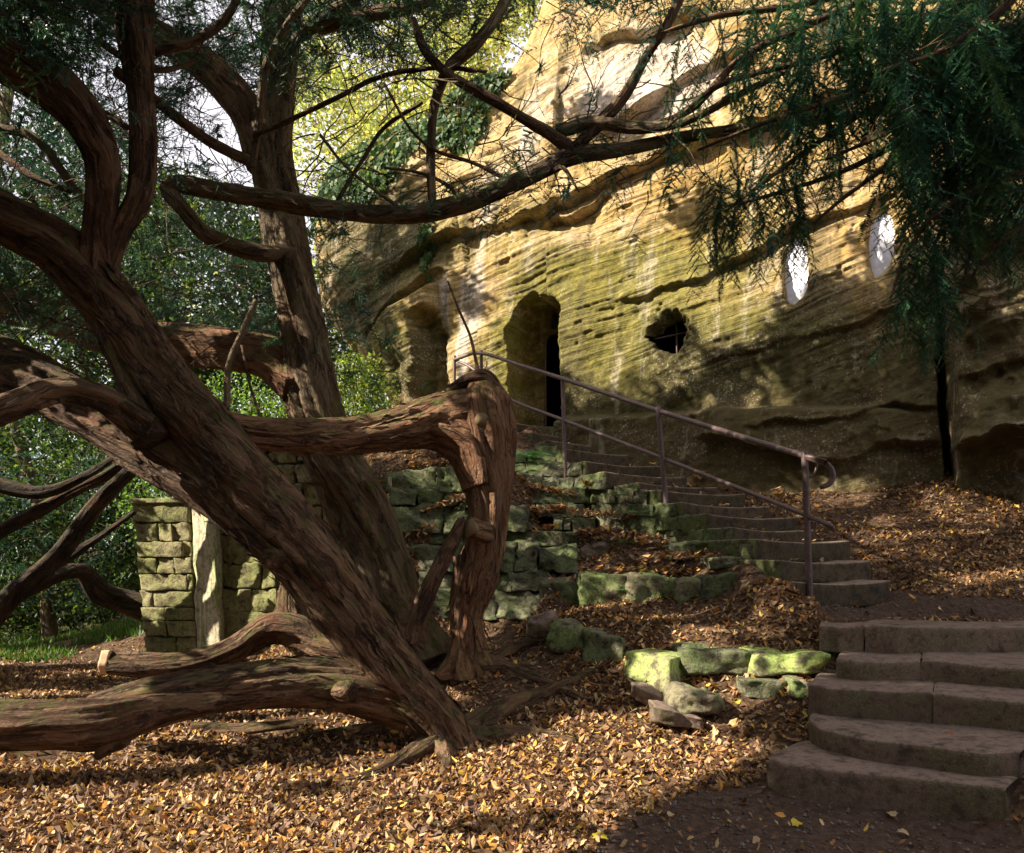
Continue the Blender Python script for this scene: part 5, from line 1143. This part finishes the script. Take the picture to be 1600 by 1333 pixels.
def grit():
    b = Batch(); r = np.random.default_rng(31); n = 9000; d = r.uniform(3.0, 6.3, n); x = (r.uniform(880, 1650, n) - CX) / F * d; z = tz(x, d); k = bare(x, d, z) > 0; x, d, z = x[k], d[k], z[k]
    O = np.array([(1,0,0),(-1,0,0),(0,1,0),(0,-1,0),(0,0,1),(0,0,-1)], float); T = np.array([(0,2,4),(2,1,4),(1,3,4),(3,0,4),(2,0,5),(1,2,5),(3,1,5),(0,3,5)])
    for i in range(len(x)):
        s = .0025 + .011 * r.random() ** 4; c = np.array([.13, .10, .08]) * r.uniform(.4, 1.9); b.add(O * s * r.uniform(.6, 1.3, (6, 3)) + [x[i], d[i], z[i] + s * .3], T=T, col=np.tile([*c, 1], (6, 1)))
    tag(b.build('gravel', LITTER, None, smooth=False), 'grit and tiny pebbles scattered on the bare soil path', 'gravel', kind='stuff')
grit()
def ledge_leaves():
    b = Batch()
    for poly, z, n in [([(1240,1164),(1300,1156),(1390,1163),(1500,1178)], .215, 26), ([(1285,1103),(1390,1104),(1520,1116),(1600,1125)], .33, 34), ([(1295,1046),(1400,1049),(1500,1052),(1600,1056)], .497, 40), ([(1320,1006),(1400,1006),(1500,1008),(1600,1012)], .618, 44), ([(1290,968),(1400,968),(1500,968),(1600,967)], .787, 30)]:
        pr = np.array([P(x, y, F * (H - z) / (y - HY)) for x, y in poly]); i = rl.integers(0, len(poly) - 1, n); t = rl.random((n, 1)); p = pr[i] * (1 - t) + pr[i + 1] * t; p[:, 1] += rl.uniform(-.12, .04, n) * rl.random(n); leaves(b, p, rl, (.008, .022), tilt=.2, lift=.008)
    # leaves lodged on the ledges of the walls (pixel polylines at the depth of each ledge)
    L = [([(910,757),(935,760)],9.0,60),([(885,800),(960,806),(1010,812)],8.35,200),([(960,840),(1040,852),(1110,862)],7.6,260),([(905,890),(985,893),(1054,895),(1100,898)],6.95,300),([(640,868),(700,872),(780,866)],7.85,150),([(1000,875),(1100,870),(1160,880)],6.9,260),([(660,803),(690,790),(735,778)],8.05,240),([(636,838),(680,825)],7.9,110),([(800,800),(850,798),(885,795)],8.45,260),([(800,755),(850,765),(900,775)],8.9,300),
         ([(790,705),(800,740),(830,760)],9.1,220),([(820,835),(870,826)],8.0,200),([(640,728),(700,722),(740,718)],8.4,420),([(855,912),(905,910)],7.05,160),([(680,712),(720,700)],8.9,200),
         ([(900,835),(960,832),(1040,846)],7.9,380),([(1090,742),(1120,748)],9.3,60),([(1210,768),(1250,785)],8.8,60)]
    for poly, d, n in L:
        pr = np.array([P(x, y, d) for x, y in poly]); i = rl.integers(0, len(poly) - 1, n); t = rl.random((n, 1)); p = pr[i] * (1 - t) + pr[i + 1] * t
        p[:, 1] += rl.uniform(-.1, .22, n); p[:, 2] += rl.normal(0, .018, n); leaves(b, p, rl, (.02, .042))
    # a few on every step
    for k, (lx, ly, rx) in enumerate(ST[:13]):
        d = 5.9 + .36 * k; fl = P(lx, ly, d); n = 9; w = rl.uniform(.0, 1.0, n) ** .6; p = fl + np.outer(w * (rx - lx) / F * d * 1.05, WD) + np.outer(rl.uniform(.05, .34, n), SD); p[:, 2] -= .01; leaves(b, p, rl, (.016, .03))
    o = b.build('leaf_litter', LITTER, None, smooth=False); tag(o, 'small drifts of orange leaves lodged on wall ledges and stair treads', 'leaves', kind='stuff')
ledge_leaves()
# separate yellow leaves that can be told apart
def single(label, px, py, d, size, colr, yaw):
    b = Batch(); q = P(px, py, d); r = np.random.default_rng(int(px)); n = 5
    ang = np.linspace(0, 2 * np.pi, 18, endpoint=False); rad = .62 + .38 * np.cos(ang * 5) ** 2 * (np.cos(ang / 2) ** 2 * .6 + .4)
    V = [(0, 0, 0)] + [(math.cos(a) * s_, math.sin(a) * s_ * .75, .22 * math.cos(a * 2 + yaw) * s_ + .05) for a, s_ in zip(ang, rad)]
    V = np.array(V) * size @ rotm(yaw, .15, .1).T; V += q; V[:, 2] += .012 - min(0, V[:, 2].min() - q[2])
    T = [(0, 1 + i, 1 + (i + 1) % 18) for i in range(18)]; c = np.tile([*colr, 1], (19, 1)); c[1:, :3] *= r.uniform(.8, 1.1, (18, 1))
    b.add(V, T=T, col=c); o = b.build('fallen_leaf', LITTER, None); tag(o, label, 'leaf', 'single fallen leaves')
def gd(px, py):           # depth where a pixel ray meets the ground
    for d in np.arange(2.6, 9, .02):
        q = P(px, py, d)
        if q[2] <= float(tz(q[0], q[1])[0]): return d
    return 5
YL = (.62, .48, .05); OR = (.5, .24, .05); TN = (.5, .38, .2)
for lab, px, py, s, c in [('flat yellow leaf lying alone on the bare soil path',1245,1292,.045,YL),('curled tan leaf in front of the bottom step',1392,1278,.04,TN),
    ('tan leaf on the bare path at the bottom edge',1412,1308,.035,TN),('large pale yellow leaf on the sunlit litter below the trunk',592,1250,.055,(.66,.56,.2)),
    ('bright yellow lobed leaf near the left side of the litter below the trunk',578,1212,.05,YL),('yellow leaf on the edge of the bare path at the bottom',938,1316,.05,YL),
    ('small tan leaf at the left edge of the bare path',1048,1278,.03,TN),('yellow leaf below the loose grey boulder',1150,1102,.045,YL)]:
    single(lab, px, py, gd(px, py), s, c, px * .7)
single('orange leaf standing on the ninth stair beside the railing post', 1019, 727, 8.95, .06, (.62,.34,.05), .4)
single('brown curled leaf on the tread of the second lower step', 1482, 1152, 1200 * .87 / 272, .035, (.25,.1,.05), 1.0)
single('small upright pale leaf on the bottom lower step', 1328, 1176, 1200 * .985 / 296, .022, TN, 2.0)

# ------------------------------------------------------------------ grass, ferns
def blades(px0, px1, d0, d1, n, h, seed, pal):
    b = Batch(); r = np.random.default_rng(seed); d = r.uniform(d0, d1, n); x = (r.uniform(px0, px1, n) - CX) / F * d
    k = fbm(x * 1.2, d * 1.2, 0, seed, 3) > -.05; x, d = x[k], d[k]; m = len(x); z = tz(x, d); hh = r.uniform(.5, 1.2, m) * h; a = r.uniform(0, 6.28, m); w = .008 + .010 * r.random(m)
    lean = r.normal(0, .4, (m, 2)) * hh[:, None]; base = np.stack([x, d, z], -1); s = np.stack([np.cos(a) * w, np.sin(a) * w, 0 * a], -1); tip = base + np.stack([lean[:, 0], lean[:, 1], hh], -1)
    V = np.stack([base - s, base + s, tip], 1).reshape(-1, 3); c = np.array(pal)[r.choice(len(pal), m)] * r.uniform(.6, 1.4, (m, 1)); b.add(V, T=np.arange(m * 3).reshape(-1, 3), col=np.repeat(np.hstack([c, np.ones((m, 1))]), 3, 0)); return b
o = blades(-90, 330, 9.0, 20, 34000, .10, 61, [(.07,.16,.03),(.10,.20,.04),(.04,.09,.02),(.13,.12,.04)]).build('grass', GREEN, None, smooth=False); tag(o, 'bright green grass and low herbs beyond the litter at left', 'grass', kind='stuff')
def fern(label, px, py, d, n=9, L=.25, seed=0):
    r = np.random.default_rng(seed); b = Batch(); c0 = P(px, py, d)
    for i in range(n):
        a = r.uniform(0, 6.28); hd = np.array([math.cos(a), math.sin(a) * .8 - .2, 0]); ll = L * r.uniform(.6, 1.1); sd = np.cross(hd, [0, 0, 1]); sd /= np.linalg.norm(sd)
        for k in range(12):
            t = (k + 1) / 12; p = c0 + hd * ll * t + np.array([0, 0, ll * (.7 * t - .75 * t * t)]); w = ll * .30 * math.sin(math.pi * min(1, t * .9 + .12))
            for s in (-1, 1):
                e = p + sd * s * w + hd * w * .35 + np.array([0, 0, -w * .2]); q = hd * ll * .03; V = np.array([p - q, p + q, e + q * .4, e - q * .4]); cc = np.array([.07, .20, .07]) * r.uniform(.7, 1.5); b.add(V, Q=[(0, 1, 2, 3)], col=np.tile([*cc, 1], (4, 1)))
    o = b.build('fern', GREEN, None, smooth=False); tag(o, label, 'fern', 'ferns growing in the mossy walls')
fern('green fern in the wall just right of the bent trunk', 828, 715, 9.6, 12, .32, 1)
fern('lower fern under the stairs right of the bent trunk', 818, 740, 9.2, 8, .22, 2)
fern('dark fern in the side wall between the railing posts', 965, 775, 8.35, 7, .18, 3)
fern('small fern at the foot of the side wall by the third post', 1000, 802, 8.0, 7, .16, 4)
fern('hart tongue fern on the middle terrace left of the squared block', 968, 924, 6.8, 8, .16, 5)
fern('fern below the side wall near the brown rounded rock', 975, 850, 7.6, 8, .18, 6)
fern('fern in the mossy wall beside the right edge of the bent trunk', 842, 855, 7.7, 7, .15, 7)
fern('fern on the top of the retaining wall left of the bent trunk', 598, 770, 8.5, 12, .30, 8)
fern('leafy fern in shadow left of the retaining wall corner', 590, 800, 8.4, 12, .26, 9)
fern('tiny plant on the end of the topmost lower step', 1318, 992, 5.3, 6, .06, 10)

_tris = ('TRIS', sum(len(o.data.loops) - 2 * len(o.data.polygons) for o in C.objects if o.type == 'MESH'))
